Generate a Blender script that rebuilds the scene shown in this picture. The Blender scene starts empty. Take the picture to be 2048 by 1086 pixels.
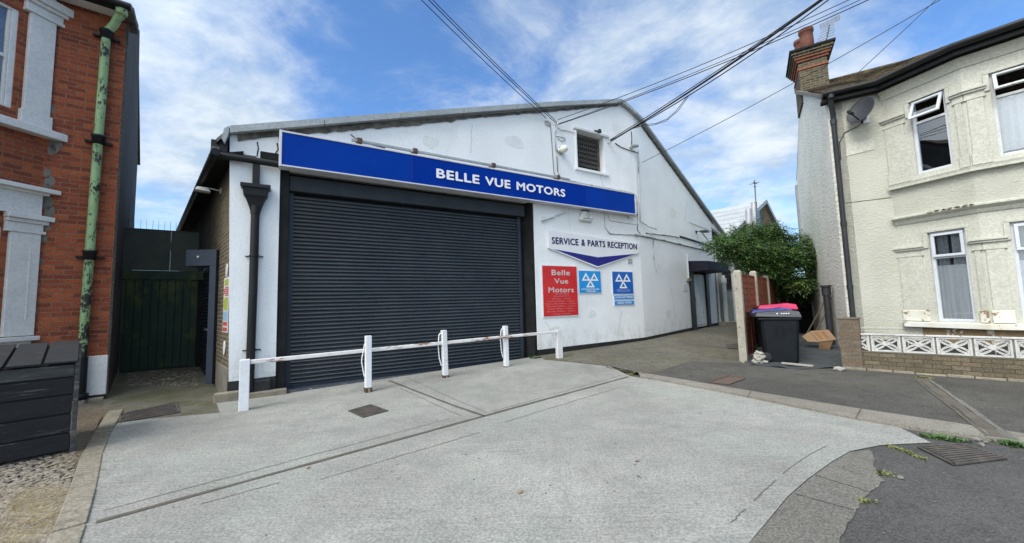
import bpy, bmesh, math, random
from mathutils import Vector, Matrix
from mathutils.geometry import tessellate_polygon
random.seed(7)
R = math.radians
sc = bpy.context.scene
COL = sc.collection

# ------------------------------------------------------------------ camera
F, EYE, PITCH, ROLL = 770.0, 1.5, 0.08265324, -0.02754762      # focal length in px of a 2048 px wide picture
_fw = Vector((0, math.cos(PITCH), math.sin(PITCH)))
_r0, _u0 = Vector((1, 0, 0)), Vector((0, -math.sin(PITCH), math.cos(PITCH)))
_rt = _r0*math.cos(ROLL) + _u0*math.sin(ROLL)
_up = -_r0*math.sin(ROLL) + _u0*math.cos(ROLL)
cam = bpy.data.cameras.new('camera')
cam.sensor_width, cam.lens = 36.0, F/2048*36.0
cam.clip_start, cam.clip_end = 0.05, 2000
camo = bpy.data.objects.new('camera', cam); COL.objects.link(camo)
camo.matrix_world = Matrix(((_rt.x, _up.x, -_fw.x, 0), (_rt.y, _up.y, -_fw.y, 0), (_rt.z, _up.z, -_fw.z, EYE), (0, 0, 0, 1)))
sc.camera = camo

# ------------------------------------------------------------------ node helpers
def nd(t, typ, ins=None, **props):
    n = t.nodes.new(typ)
    for k, v in props.items(): setattr(n, k, v)
    for k, v in (ins or {}).items():
        s = n.inputs[k]
        if hasattr(v, 'is_linked') or isinstance(v, bpy.types.NodeSocket): t.links.new(v, s)
        else: s.default_value = v
    return n
def c4(c): return (c[0], c[1], c[2], 1.0) if len(c) == 3 else c
def math_(t, op, a, b=0.0, clamp=False):
    n = nd(t, 'ShaderNodeMath', {0: a, 1: b}, operation=op); n.use_clamp = clamp; return n.outputs[0]
def noise(t, vec, scale, detail=4, rough=.55, dist=0):
    return nd(t, 'ShaderNodeTexNoise', {'Vector': vec, 'Scale': scale, 'Detail': detail, 'Roughness': rough, 'Distortion': dist}).outputs['Fac']
def ramp(t, fac, lo, hi, a=0.0, b=1.0):
    n = nd(t, 'ShaderNodeMapRange', {'Value': fac, 'From Min': lo, 'From Max': hi, 'To Min': a, 'To Max': b}, interpolation_type='SMOOTHSTEP'); return n.outputs[0]
def mixc(t, fac, a, b, blend='MIX'):
    n = nd(t, 'ShaderNodeMix', data_type='RGBA', blend_type=blend)
    for k, v in ((0, fac), (6, a), (7, b)):
        s = n.inputs[k]
        if isinstance(v, bpy.types.NodeSocket): t.links.new(v, s)
        else: s.default_value = v if k == 0 else c4(v)
    return n.outputs[2]
def coord(t, scale=(1, 1, 1), rot=(0, 0, 0), loc=(0, 0, 0)):
    tc = nd(t, 'ShaderNodeTexCoord')
    return nd(t, 'ShaderNodeMapping', {'Vector': tc.outputs['Object'], 'Scale': scale, 'Rotation': rot, 'Location': loc}).outputs[0]
def newmat(name):
    m = bpy.data.materials.new(name); m.use_nodes = True
    t = m.node_tree; b = t.nodes['Principled BSDF']
    return m, t, b
def finish(t, b, col, rough, height=None, strength=.4, dist=.01, metal=0, spec=.5):
    for k, v in (('Base Color', c4(col) if not isinstance(col, bpy.types.NodeSocket) else col), ('Roughness', rough), ('Metallic', metal), ('Specular IOR Level', spec)):
        if isinstance(v, bpy.types.NodeSocket): t.links.new(v, b.inputs[k])
        else: b.inputs[k].default_value = v
    if height is not None:
        bm = nd(t, 'ShaderNodeBump', {'Height': height, 'Strength': strength, 'Distance': dist})
        t.links.new(bm.outputs[0], b.inputs['Normal'])

# ------------------------------------------------------------------ world, sun, exposure
SUN_D = Vector((-.66, -.74, 1.12)).normalized()                  # towards the sun
w = bpy.data.worlds.new('World'); sc.world = w; w.use_nodes = True
t = w.node_tree; bg = t.nodes['Background']
sky = nd(t, 'ShaderNodeTexSky', sky_type='NISHITA', sun_disc=False, sun_elevation=math.asin(SUN_D.z), sun_rotation=math.atan2(SUN_D.x, SUN_D.y), air_density=1.0, dust_density=.6, ozone_density=2.5)
tc = nd(t, 'ShaderNodeTexCoord'); D = tc.outputs['Generated']
sep = nd(t, 'ShaderNodeSeparateXYZ', {0: D})
zz = math_(t, 'ADD', math_(t, 'MAXIMUM', sep.outputs[2], 0.0), .22)
pv = nd(t, 'ShaderNodeCombineXYZ', {0: math_(t, 'DIVIDE', sep.outputs[0], zz), 1: math_(t, 'DIVIDE', sep.outputs[1], zz), 2: 0.0}).outputs[0]
mp = nd(t, 'ShaderNodeMapping', {'Vector': pv, 'Rotation': (0, 0, R(35)), 'Scale': (1.0, 1.2, 1), 'Location': (3.1, 1.7, 0)}).outputs[0]
wisps = noise(t, mp, 1.9, 10, .62, .6)
fine = noise(t, mp, 7.0, 9, .65, .6)
dens = math_(t, 'ADD', math_(t, 'MULTIPLY', wisps, 1.15), math_(t, 'MULTIPLY', fine, .36))
def skydir(x, y): return (_rt*((x-1024)/F) - _up*((y-543)/F) + _fw).normalized()
for (x, y, deg, wt) in ((330, 300, 17, .34), (500, 360, 12, .20), (330, 30, 20, .20), (1120, 30, 16, .12), (1350, 120, 20, .16), (1000, 75, 9, .12), (1420, 330, 20, .22), (1600, 330, 14, .16), (1750, 60, 24, .14), (800, 240, 16, -.10), (620, 90, 14, -.10), (950, 300, 9, .05)):
    dd = skydir(x, y)
    dt = nd(t, 'ShaderNodeVectorMath', {0: D, 1: dd[:]}, operation='DOT_PRODUCT').outputs['Value']
    dens = math_(t, 'ADD', dens, ramp(t, dt, math.cos(R(deg)), math.cos(R(deg*.15)), 0, wt*.62))
sund = nd(t, 'ShaderNodeVectorMath', {0: D, 1: SUN_D[:]}, operation='DOT_PRODUCT').outputs['Value']
glow = ramp(t, sund, math.cos(R(80)), math.cos(R(15)))           # unseen bright cloud added around the sun to light the fronts
dens = math_(t, 'ADD', dens, math_(t, 'MULTIPLY', glow, .8))
cover = ramp(t, dens, .66, 1.24)
shade = ramp(t, noise(t, mp, 3.4, 7, .6), .36, .64)
cloudc = mixc(t, shade, (2.5, 3.2, 4.1), (4.2, 4.6, 4.95))
cloudc = mixc(t, glow, cloudc, (9.6, 10.3, 10.9))
skyc = mixc(t, 1.0, sky.outputs[0], (.68, .93, 1.16), 'MULTIPLY')
t.links.new(mixc(t, cover, skyc, cloudc), bg.inputs['Color'])
bg.inputs['Strength'].default_value = .10
sun = bpy.data.lights.new('sun', 'SUN'); sun.energy, sun.angle, sun.color = 1.5, R(26), (1, .96, .89)
suno = bpy.data.objects.new('sun', sun); COL.objects.link(suno)
suno.rotation_euler = (-SUN_D).to_track_quat('-Z', 'Y').to_euler(); suno.location = (0, 0, 30)
sc.view_settings.view_transform = 'Standard'; sc.view_settings.look = 'None'
sc.view_settings.exposure, sc.view_settings.gamma = 1.06, 1.0
sc.cycles.max_bounces = 6; sc.cycles.transparent_max_bounces = 12

# ------------------------------------------------------------------ frames: where a pixel of the survey photo meets a real plane
def ray(x, y): return _rt*((x-1024)/F) - _up*((y-543)/F) + _fw
def gp(x, y, z=0.0):
    d = ray(x, y); return Vector((0, 0, EYE)) + d*((z-EYE)/d.z)
class Frame:                                                     # a vertical wall plane: u along it, v into the building, z up
    def __init__(s, o, deg):
        b = R(deg); s.o = Vector((o[0], o[1], 0)); s.ex = Vector((math.sin(b), math.cos(b), 0)); s.ey = Vector((-math.cos(b), math.sin(b), 0))
        s.m = Matrix(((s.ex.x, s.ey.x, 0, s.o.x), (s.ex.y, s.ey.y, 0, s.o.y), (0, 0, 1, 0), (0, 0, 0, 1)))
    def pix(s, x, y, v=0.0):
        d = ray(x, y); c = Vector((0, 0, EYE)); P = c + d*(((s.o-c).dot(s.ey)+v)/d.dot(s.ey)); return ((P-s.o).dot(s.ex), P.z)
    def w(s, u, v, z=0.0): return s.o + s.ex*u + s.ey*v + Vector((0, 0, z))
    def loc(s, P): q = Vector(P)-s.o; return Vector((q.dot(s.ex), q.dot(s.ey), P[2]))
WORLD = Frame((0, 0), 90); WORLD.m = Matrix.Identity(4)

# ------------------------------------------------------------------ object helpers
MW = {}
def put(o, parent, m):
    COL.objects.link(o)
    if parent is not None:
        o.parent = parent; o.matrix_local = MW[parent.name].inverted() @ m
    else: o.matrix_world = m
    MW[o.name] = m.copy(); return o
def tag(o, label=None, cat=None, group=None, kind=None):
    for k, v in (('label', label), ('category', cat), ('group', group), ('kind', kind)):
        if v: o[k] = v
    return o
def thing(name, frame, at, label, cat, group=None):
    o = bpy.data.objects.new(name, None); o.empty_display_size = .2
    m = (frame.m if frame else Matrix.Identity(4)).copy(); m.translation = Vector(at)
    put(o, None, m); return tag(o, label, cat, group)
def ss(a, b, x):
    k = max(0., min(1., (x-a)/(b-a))); return k*k*(3-2*k)
class MB:
    def __init__(s): s.v, s.f, s.s = [], [], []
    def add(s, pts, faces, smooth=False):
        n = len(s.v); s.v += [tuple(p) for p in pts]
        for f in faces: s.f.append([i+n for i in f]); s.s.append(smooth)
        return s
    def hexa(s, p): return s.add(p, [(0, 3, 2, 1), (4, 5, 6, 7), (0, 1, 5, 4), (1, 2, 6, 5), (2, 3, 7, 6), (3, 0, 4, 7)])
    def box(s, x0, x1, y0, y1, z0, z1):
        return s.hexa([(x0, y0, z0), (x1, y0, z0), (x1, y1, z0), (x0, y1, z0), (x0, y0, z1), (x1, y0, z1), (x1, y1, z1), (x0, y1, z1)])
    def bar(s, a, b, wx, wz, up=(0, 0, 1)):                       # a rectangular bar from a to b
        a, b = Vector(a), Vector(b); d = (b-a).normalized(); x = d.cross(Vector(up))
        if x.length < 1e-4: x = Vector((1, 0, 0))
        x.normalize(); z = x.cross(d)
        q = lambda c, i, j: c + x*i*wx/2 + z*j*wz/2
        return s.hexa([q(a, -1, -1), q(a, 1, -1), q(b, 1, -1), q(b, -1, -1), q(a, -1, 1), q(a, 1, 1), q(b, 1, 1), q(b, -1, 1)])
    def prism(s, pts, vec, smooth=False):
        n = len(pts); v = Vector(vec); P = [Vector(p) for p in pts]
        return s.add(P + [p+v for p in P], [tuple(range(n-1, -1, -1)), tuple(range(n, 2*n))] + [(i, (i+1) % n, n+(i+1) % n, n+i) for i in range(n)], smooth)
    def quad(s, *p): return s.add(p, [tuple(range(len(p)))])
    def tube(s, pts, r, n=8, caps=True):
        P = [Vector(p) for p in pts]; rings = []; x = None
        for i, p in enumerate(P):
            d = (P[min(i+1, len(P)-1)] - P[max(i-1, 0)]).normalized()
            if x is None: x = d.cross(Vector((.1, .2, 1)) if abs(d.z) < .9 else Vector((1, 0, 0)))
            x = (x - d*x.dot(d)).normalized(); y = d.cross(x)
            rr = r[i] if isinstance(r, (list, tuple)) else r
            rings.append([p + (x*math.cos(2*math.pi*k/n) + y*math.sin(2*math.pi*k/n))*rr for k in range(n)])
        fs = [(i*n+k, i*n+(k+1) % n, (i+1)*n+(k+1) % n, (i+1)*n+k) for i in range(len(P)-1) for k in range(n)]
        s.add([q for g in rings for q in g], fs, True)
        if caps: s.add(rings[0], [tuple(range(n-1, -1, -1))]); s.add(rings[-1], [tuple(range(n))])
        return s
    def lathe(s, prof, c=(0, 0, 0), n=16, m=None):
        c = Vector(c); pts = []
        for (r, z) in prof:
            for k in range(n):
                a = 2*math.pi*k/n; q = Vector((r*math.cos(a), r*math.sin(a), z)); pts.append(c + (m @ q if m else q))
        s.add(pts, [(i*n+k, i*n+(k+1) % n, (i+1)*n+(k+1) % n, (i+1)*n+k) for i in range(len(prof)-1) for k in range(n)], True)
        return s
    def rock(s, c, r, sq=(1, 1, 1), jit=.3, sub=1):
        bm = bmesh.new(); bmesh.ops.create_icosphere(bm, subdivisions=sub, radius=1)
        for v in bm.verts: v.co = Vector((v.co.x*sq[0], v.co.y*sq[1], v.co.z*sq[2]))*(r*(1+random.uniform(-jit, jit))) + Vector(c)
        bm.verts.index_update(); s.add([v.co[:] for v in bm.verts], [[v.index for v in f.verts] for f in bm.faces]); bm.free(); return s
    def wall(s, outer, holes, y, depth, back=0.0):                # a wall sheet in (u,z) with real openings
        loops = [outer]+holes
        flat = [p for L in loops for p in L]
        tris = tessellate_polygon([[Vector((p[0], p[1], 0)) for p in L] for L in loops])
        fs = []
        for (a, b, c) in tris:
            A, B, Cc = flat[a], flat[b], flat[c]
            cr = (B[0]-A[0])*(Cc[1]-A[1]) - (B[1]-A[1])*(Cc[0]-A[0])
            fs.append((a, b, c) if cr > 0 else (a, c, b))
        s.add([(p[0], y, p[1]) for p in flat], fs)
        for k, L in enumerate(loops):
            dp = depth if k else (back or depth)
            n = len(L); s.add([(p[0], y, p[1]) for p in L] + [(p[0], y+dp, p[1]) for p in L], [(i, (i+1) % n, n+(i+1) % n, n+i) for i in range(n)])
        return s
    def sweep(s, path, prof, smooth=False, closed_prof=True):     # mouldings: profile (out, z) along a plan path, mitred; out = right of travel
        P = [Vector((p[0], p[1])) for p in path]; n = len(P); rings = []
        for i in range(n):
            d0 = (P[i]-P[i-1]).normalized() if i else (P[1]-P[0]).normalized()
            d1 = (P[i+1]-P[i]).normalized() if i < n-1 else d0
            n0, n1 = Vector((d0.y, -d0.x)), Vector((d1.y, -d1.x)); m = (n0+n1).normalized(); k = 1/max(.4, m.dot(n1))
            rings.append([(P[i].x+m.x*o*k, P[i].y+m.y*o*k, z) for (o, z) in prof])
        q = len(prof); rng = range(q) if closed_prof else range(q-1)
        s.add([p for g in rings for p in g], [(i*q+k, (i+1)*q+k, (i+1)*q+(k+1) % q, i*q+(k+1) % q) for i in range(n-1) for k in rng], smooth)
        if closed_prof: s.add(rings[0], [tuple(range(q))]); s.add(rings[-1], [tuple(range(q-1, -1, -1))])
        return s
    def build(s, name, mat, parent=None, frame=None, bevel=0.0, recalc=True):
        me = bpy.data.meshes.new(name); me.from_pydata(s.v, [], s.f)
        me.polygons.foreach_set('use_smooth', s.s); me.materials.append(mat); me.update()
        if recalc:
            bm = bmesh.new(); bm.from_mesh(me); bmesh.ops.recalc_face_normals(bm, faces=bm.faces); bm.to_mesh(me); bm.free()
        o = bpy.data.objects.new(name, me); put(o, parent, (frame or WORLD).m)
        if bevel:
            b = o.modifiers.new('bevel', 'BEVEL'); b.width, b.segments, b.limit_method, b.angle_limit = bevel, 2, 'ANGLE', R(40); b.harden_normals = False
        return o
def dup(o, parent=None, move=None):                              # copy a thing with its parts and their sub-parts
    c = o.copy(); COL.objects.link(c); m = MW[o.name].copy()
    if parent is None and move is not None: m = move; c.matrix_world = m
    elif parent is not None: c.parent = parent
    MW[c.name] = m
    for ch in o.children: dup(ch, c)
    return c
def lettering(s, frame, v, u0, u1, z0, z1, mat, parent, bold=.0, name='lettering', align='fit'):
    cu = bpy.data.curves.new('txt', 'FONT'); cu.body = s; cu.space_character = 1.0 + bold*1.5
    cu.resolution_u = 3
    to = bpy.data.objects.new('txt', cu); COL.objects.link(to)
    me = bpy.data.meshes.new_from_object(to.evaluated_get(bpy.context.evaluated_depsgraph_get()))
    bpy.data.objects.remove(to)
    xs = [q.co.x for q in me.vertices]; ys = [q.co.y for q in me.vertices]
    x0, x1, y0, y1 = min(xs), max(xs), min(ys), max(ys)
    mb = MB(); e = bold*(z1-z0)                                   # bold: the same letters laid again a little to each side
    for k, (dx, dz) in enumerate([(0, 0)] + ([(-e, 0), (e, 0), (0, e*.7), (0, -e*.7)] if bold else [])):
        a0, a1, b0, b1 = u0+e+dx, u1-e+dx, z0+e*.7+dz, z1-e*.7+dz
        mb.add([(a0+(q.co.x-x0)/(x1-x0)*(a1-a0), v-.0004*k, b0+(q.co.y-y0)/(y1-y0)*(b1-b0)) for q in me.vertices], [list(p.vertices) for p in me.polygons])
    o = mb.build(name, mat, parent, frame, recalc=False); bpy.data.meshes.remove(me); return o

# ------------------------------------------------------------------ materials
def rough_mat(name, a, b, rough=.8, big=1.5, fine=30, bump=.3, dist=.008, stain=None, stain_amt=.5, stain_scale=2.2, stain_thr=(.55, .7), spec=.4, metal=0, speck=.12, sx=(1, 1, 1), stain_sx=(1, 1, 1)):
    m, t, bs = newmat(name); v = coord(t, sx)
    n1 = noise(t, v, big, 5, .6); n2 = noise(t, v, fine, 5, .65)
    col = mixc(t, ramp(t, n1, .3, .7), a, b)
    col = mixc(t, speck, col, mixc(t, ramp(t, n2, .35, .65), (.0, .0, .0), (1, 1, 1)), 'OVERLAY')
    if stain:
        v2 = coord(t, stain_sx, loc=(4.3, 1.1, 7.7))
        ns = math_(t, 'ADD', math_(t, 'MULTIPLY', noise(t, v2, stain_scale, 7, .65), .75), math_(t, 'MULTIPLY', noise(t, v2, stain_scale*7, 4, .6), .25))
        col = mixc(t, math_(t, 'MULTIPLY', ramp(t, ns, *stain_thr), stain_amt), col, stain)
    h = math_(t, 'ADD', n2, math_(t, 'MULTIPLY', n1, .5))
    finish(t, bs, col, rough, h, bump, dist, metal, spec); return m
def brick_mat(name, cols, mortar, axes='x', row=.075, bw=.225, stain=None, thr=(.55, .7), samt=.8, bump=.7, shift=(0, 0), mort=.011, sscale=1.6):
    m, t, bs = newmat(name)
    tc_ = nd(t, 'ShaderNodeTexCoord'); sp = nd(t, 'ShaderNodeSeparateXYZ', {0: tc_.outputs['Object']})
    wob = noise(t, tc_.outputs['Object'], 5, 3)
    hx = sp.outputs[0 if axes == 'x' else 1]
    vv = nd(t, 'ShaderNodeCombineXYZ', {0: math_(t, 'ADD', hx, math_(t, 'MULTIPLY', wob, .012)), 1: math_(t, 'ADD', sp.outputs[2], math_(t, 'MULTIPLY', wob, .014)), 2: 0.0}).outputs[0]
    vv = nd(t, 'ShaderNodeMapping', {'Vector': vv, 'Location': (shift[0], shift[1], 0)}).outputs[0]
    def bt(c1, c2, c3, off=0.5, bias=0.0):
        return nd(t, 'ShaderNodeTexBrick', {'Vector': vv, 'Color1': c4(c1), 'Color2': c4(c2), 'Mortar': c4(c3), 'Scale': 1.0, 'Mortar Size': mort, 'Mortar Smooth': .25, 'Bias': bias, 'Brick Width': bw, 'Row Height': row}, offset=off, offset_frequency=2, squash=1.0)
    b1 = bt((0, 0, 0), (1, 1, 1), (0, 0, 0))
    per = nd(t, 'ShaderNodeSeparateColor', {0: b1.outputs[0]}).outputs[0]
    rnd = math_(t, 'ADD', math_(t, 'MULTIPLY', per, .65), math_(t, 'MULTIPLY', noise(t, tc_.outputs['Object'], 1.3, 5), .35))
    cr = nd(t, 'ShaderNodeValToRGB', {0: rnd}); e = cr.color_ramp.elements
    while len(e) < len(cols): e.new(.5)
    for i, c in enumerate(cols): e[i].position = .08 + .84*i/(len(cols)-1); e[i].color = c4(c)
    col = mixc(t, .35, cr.outputs[0], mixc(t, ramp(t, noise(t, tc_.outputs['Object'], 60, 4), .3, .7), (0, 0, 0), (1, 1, 1)), 'OVERLAY')
    mfac = b1.outputs['Fac']
    mcol = mixc(t, ramp(t, noise(t, tc_.outputs['Object'], 14, 4), .3, .7), mortar, tuple(x*.65 for x in mortar))
    col = mixc(t, mfac, col, mcol)
    if stain:
        ns = math_(t, 'ADD', math_(t, 'MULTIPLY', noise(t, tc_.outputs['Object'], sscale, 6, .65), .8), math_(t, 'MULTIPLY', noise(t, tc_.outputs['Object'], 11, 4), .2))
        col = mixc(t, math_(t, 'MULTIPLY', ramp(t, ns, *thr), samt), col, stain)
    h = math_(t, 'ADD', math_(t, 'MULTIPLY', math_(t, 'SUBTRACT', 1.0, mfac), 1.0), math_(t, 'MULTIPLY', noise(t, tc_.outputs['Object'], 45, 5), .5))
    finish(t, bs, col, .88, h, bump, .012, 0, .3); return m
M = {}
M['render_patch'] = rough_mat('repair_patch', (.70, .71, .70), (.63, .65, .65), .65, 3, 22, .5, .012)
M['render'] = rough_mat('painted_render', (.78, .80, .81), (.71, .735, .745), .6, 1.1, 22, .45, .012, (.48, .495, .47), .26, 1.6, (.53, .72), stain_sx=(1, 1, .35))
def splash(m):
    t = m.node_tree; b = t.nodes['Principled BSDF']; old = b.inputs['Base Color'].links[0].from_socket
    z = nd(t, 'ShaderNodeSeparateXYZ', {0: nd(t, 'ShaderNodeTexCoord').outputs['Object']}).outputs[2]
    v = coord(t, (1, 1, .5)); n = math_(t, 'ADD', math_(t, 'MULTIPLY', noise(t, v, 3.5, 7, .7), .7), math_(t, 'MULTIPLY', noise(t, v, 20, 4), .3))
    low = math_(t, 'MULTIPLY', ramp(t, z, .35, 1.0, 1, 0), ramp(t, n, .44, .62))
    run = ramp(t, noise(t, coord(t, (7, 7, .35), loc=(1, 2, 3)), 1.0, 5, .6), .62, .74)
    c = mixc(t, math_(t, 'MULTIPLY', low, .45), old, (.34, .34, .30)); c = mixc(t, math_(t, 'MULTIPLY', run, .12), c, (.36, .34, .29))
    t.links.new(c, b.inputs['Base Color']); return m
splash(M['render'])
M['render_worn'] = rough_mat('worn_white_paint', (.72, .74, .76), (.62, .64, .64), .6, 2, 26, .5, .014, (.28, .27, .24), .5, 3, (.6, .68))
M['black_paint'] = rough_mat('black_gloss_paint', (.007, .0075, .008), (.012, .0125, .014), .45, 3, 40, .25, .006, spec=.25)
M['black_wall'] = rough_mat('black_masonry_paint', (.008, .0085, .009), (.015, .016, .017), .75, 3, 30, .6, .012, (.08, .08, .075), .4, 5, (.63, .7), spec=.2)
M['plinth'] = rough_mat('black_plinth_paint', (.010, .010, .011), (.022, .022, .022), .6, 3, 26, .6, .014)
M['shutter'] = rough_mat('shutter_steel', (.034, .041, .049), (.046, .053, .061), .22, 1.2, 60, .05, .003, (.085, .085, .08), .35, 1.6, (.52, .75), spec=.5, stain_sx=(1, 1, .3))
M['shutter_dark'] = rough_mat('shutter_box_steel', (.014, .018, .023), (.022, .026, .032), .55, 2, 50, .15, .004, (.05, .055, .06), .4, 4, (.5, .7))
M['steel_blue'] = rough_mat('dark_blue_steel', (.016, .022, .036), (.023, .030, .044), .5, 1.5, 50, .08, .004, (.07, .08, .095), .35, 5, (.55, .72))
M['ledge'] = rough_mat('ledge_paint', (.045, .058, .075), (.06, .07, .085), .6, 2, 30, .4, .01, (.30, .30, .28), .8, 7, (.56, .62))
M['flash'] = rough_mat('grey_flashing', (.33, .36, .37), (.26, .29, .30), .5, 1.5, 20, .1, .005, (.14, .14, .13), .4, 3, (.55, .75))
M['roofsheet'] = rough_mat('roof_sheet', (.16, .16, .155), (.11, .11, .105), .8, 2, 20, .3)
M['rotten'] = rough_mat('weathered_timber', (.16, .145, .12), (.07, .062, .052), .85, 6, 40, .7, .02, (.03, .028, .025), .7, 5, (.5, .6))
M['sign_blue'] = rough_mat('sign_blue_face', (.001, .026, .24), (.0015, .031, .275), .35, .8, 60, .0, .001, (.01, .055, .31), .5, 1.4, (.6, .72), spec=.05, speck=.02)
M['sign_blue_b'] = rough_mat('sign_blue_face_faded', (.0015, .033, .26), (.002, .040, .30), .35, .8, 60, .0, .001, (.012, .065, .33), .6, 1.8, (.56, .72), spec=.05, speck=.02)
M['sign_frame'] = rough_mat('sign_frame', (.60, .60, .63), (.50, .50, .54), .4, 3, 40, .05)
M['white_letter'] = rough_mat('white_letter', (.80, .80, .82), (.74, .74, .77), .4, 3, 40, 0, speck=.02)
M['sign_white'] = rough_mat('white_sign_board', (.70, .71, .74), (.66, .67, .70), .35, 2, 40, 0, speck=.02)
M['navy'] = rough_mat('navy_letter', (.010, .014, .17), (.012, .016, .2), .4, 3, 40, 0, speck=.02)
M['navy_text'] = rough_mat('navy_text', (.008, .010, .08), (.01, .012, .09), .4, 3, 40, 0, speck=.02)
M['red_sign'] = rough_mat('red_sign_face', (.50, .018, .022), (.56, .022, .026), .3, 2, 40, 0, stain=(.50, .05, .055), stain_amt=.6, stain_scale=2, speck=.02)
M['pink_letter'] = rough_mat('faded_letter', (.62, .46, .46), (.55, .40, .40), .5, 8, 40, 0, speck=.05)
M['pink_faint'] = rough_mat('faded_small_letter', (.60, .16, .16), (.66, .24, .24), .5, 20, 80, 0, speck=.05)
M['mot_light'] = rough_mat('light_blue_sign', (.010, .25, .62), (.012, .28, .66), .3, 2, 40, 0, speck=.02)
M['mot_dark'] = rough_mat('mid_blue_sign', (.006, .10, .42), (.008, .12, .45), .3, 2, 40, 0, speck=.02)
M['post'] = rough_mat('white_post_paint', (.76, .77, .79), (.68, .69, .71), .4, 3, 30, .12, .004, (.30, .27, .22), .5, 5, (.64, .72))
M['post_old'] = rough_mat('grimy_post_paint', (.72, .73, .74), (.62, .63, .62), .45, 3, 30, .15, .004, (.33, .34, .25), .6, 4, (.52, .68))
M['rail'] = rough_mat('rusty_white_paint', (.74, .72, .70), (.64, .62, .60), .5, 3, 30, .3, .006, (.20, .085, .035), .9, 4, (.52, .58), stain_sx=(.4, .4, 2.2))
M['rust'] = rough_mat('rust', (.10, .062, .045), (.06, .042, .034), .85, 9, 50, .6)
M['brass'] = rough_mat('padlock_metal', (.45, .36, .22), (.5, .45, .35), .35, 9, 50, .1, metal=.8)
M['galv'] = rough_mat('galvanised', (.42, .44, .46), (.34, .36, .38), .4, 8, 60, .1, metal=.6)
M['iron'] = rough_mat('cast_iron_cover', (.085, .075, .068), (.055, .05, .048), .7, 8, 60, .5, .004, (.16, .12, .08), .6, 6, (.5, .65))
M['iron_rust'] = rough_mat('rusty_cover', (.115, .075, .058), (.085, .06, .05), .85, 5, 60, .6, .004, (.055, .05, .045), .5, 6)
M['brick_red'] = brick_mat('red_brick', [(.070, .027, .018), (.22, .052, .024), (.285, .066, .028), (.34, .088, .030), (.17, .040, .021), (.25, .058, .026)], (.235, .135, .09), 'x', .0785, .225, (.030, .018, .014), (.54, .68), .7, .6, mort=.009)
M['brick_side'] = brick_mat('brown_stock_brick_side', [(.035, .028, .02), (.085, .064, .038), (.13, .10, .058), (.10, .072, .04), (.16, .13, .08)], (.27, .24, .18), 'x', .075, .225, (.03, .026, .022), (.52, .66), .7)
M['brick_ysd'] = brick_mat('old_stock_brick', [(.10, .085, .065), (.15, .125, .095), (.11, .09, .07)], (.16, .14, .115), 'x', .075, .225, (.05, .043, .036), (.48, .62), .7)
M['brick_wall'] = brick_mat('garden_wall_brick', [(.060, .050, .036), (.140, .118, .080), (.105, .085, .055), (.165, .138, .092), (.135, .098, .062)], (.072, .063, .05), 'x', .0745, .225, (.075, .065, .05), (.56, .68), .6, .6, mort=.006)
M['brick_pillar'] = brick_mat('pillar_brick', [(.075, .062, .046), (.14, .115, .085), (.12, .096, .07), (.15, .10, .065), (.15, .125, .09), (.17, .142, .105)], (.15, .133, .11), 'x', .0745, .215, (.075, .065, .05), (.58, .68), .5, .6, mort=.008)
M['brick_chim'] = brick_mat('chimney_brick', [(.032, .028, .02), (.07, .058, .035), (.11, .09, .05), (.055, .045, .03)], (.20, .18, .13), 'x', .075, .225, (.018, .016, .014), (.55, .68), .7)
M['brick_band'] = brick_mat('chimney_red_brick', [(.22, .055, .028), (.30, .08, .035), (.16, .045, .025)], (.2, .16, .12), 'x', .075, .225, (.03, .022, .018), (.55, .66), .8)
M['terracotta'] = rough_mat('terracotta', (.17, .065, .042), (.125, .046, .032), .8, 5, 40, .2)
M['cement'] = rough_mat('cement', (.19, .175, .15), (.13, .12, .10), .9, 3, 40, .5, .01, (.10, .11, .05), .5, 3)
M['moss'] = rough_mat('mossy_cement', (.15, .13, .055), (.11, .115, .035), .95, 7, 50, .8, .02)
M['stone'] = rough_mat('stone_block', (.27, .24, .18), (.19, .17, .13), .9, 4, 40, .6, .015, (.09, .08, .05), .6, 4)
M['house_white'] = rough_mat('white_house_paint', (.69, .675, .645), (.61, .60, .575), .55, 2, 26, .25, .008, (.36, .38, .37), .5, 3, (.58, .7))
M['cream'] = rough_mat('cream_paint', (.515, .515, .44), (.46, .46, .395), .65, 1.6, 24, .3, .01, (.40, .36, .27), .5, 2.6, (.60, .70))
M['cream_trim'] = rough_mat('cream_trim_paint', (.51, .51, .44), (.455, .455, .39), .6, 2.2, 26, .35, .01, (.38, .35, .27), .6, 4, (.60, .68))
def peel():
    m, t, b = newmat('peeling_sill_paint'); v = coord(t)
    n = math_(t, 'ADD', math_(t, 'MULTIPLY', noise(t, v, 3.2, 6, .6), .7), math_(t, 'MULTIPLY', noise(t, v, 16, 4), .3))
    k = ramp(t, n, .56, .58); k2 = ramp(t, n, .64, .66)
    col = mixc(t, k2, mixc(t, k, mixc(t, ramp(t, noise(t, v, 2), .3, .7), (.72, .73, .70), (.60, .57, .47)), (.24, .17, .095)), (.12, .05, .035))
    finish(t, b, col, .7, math_(t, 'SUBTRACT', math_(t, 'MULTIPLY', noise(t, v, 40, 4), .4), k), .5, .008); return m
M['peel'] = peel()
M['bare'] = rough_mat('bare_brown_render', (.26, .185, .10), (.20, .14, .08), .9, 3, 30, .6, .012, (.60, .575, .48), 1.0, 2.0, (.52, .54))
M['annex'] = rough_mat('grey_annex_render', (.30, .32, .31), (.22, .24, .235), .8, 2, 26, .5, .012)  # grey render, its base colour darkened to carry the foliage shade
M['house_plinth'] = rough_mat('dark_house_plinth', (.035, .033, .030), (.055, .052, .047), .85, 3, 30, .6, .012)  # shade of the gap behind the pierced blocks, put into the colour
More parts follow.
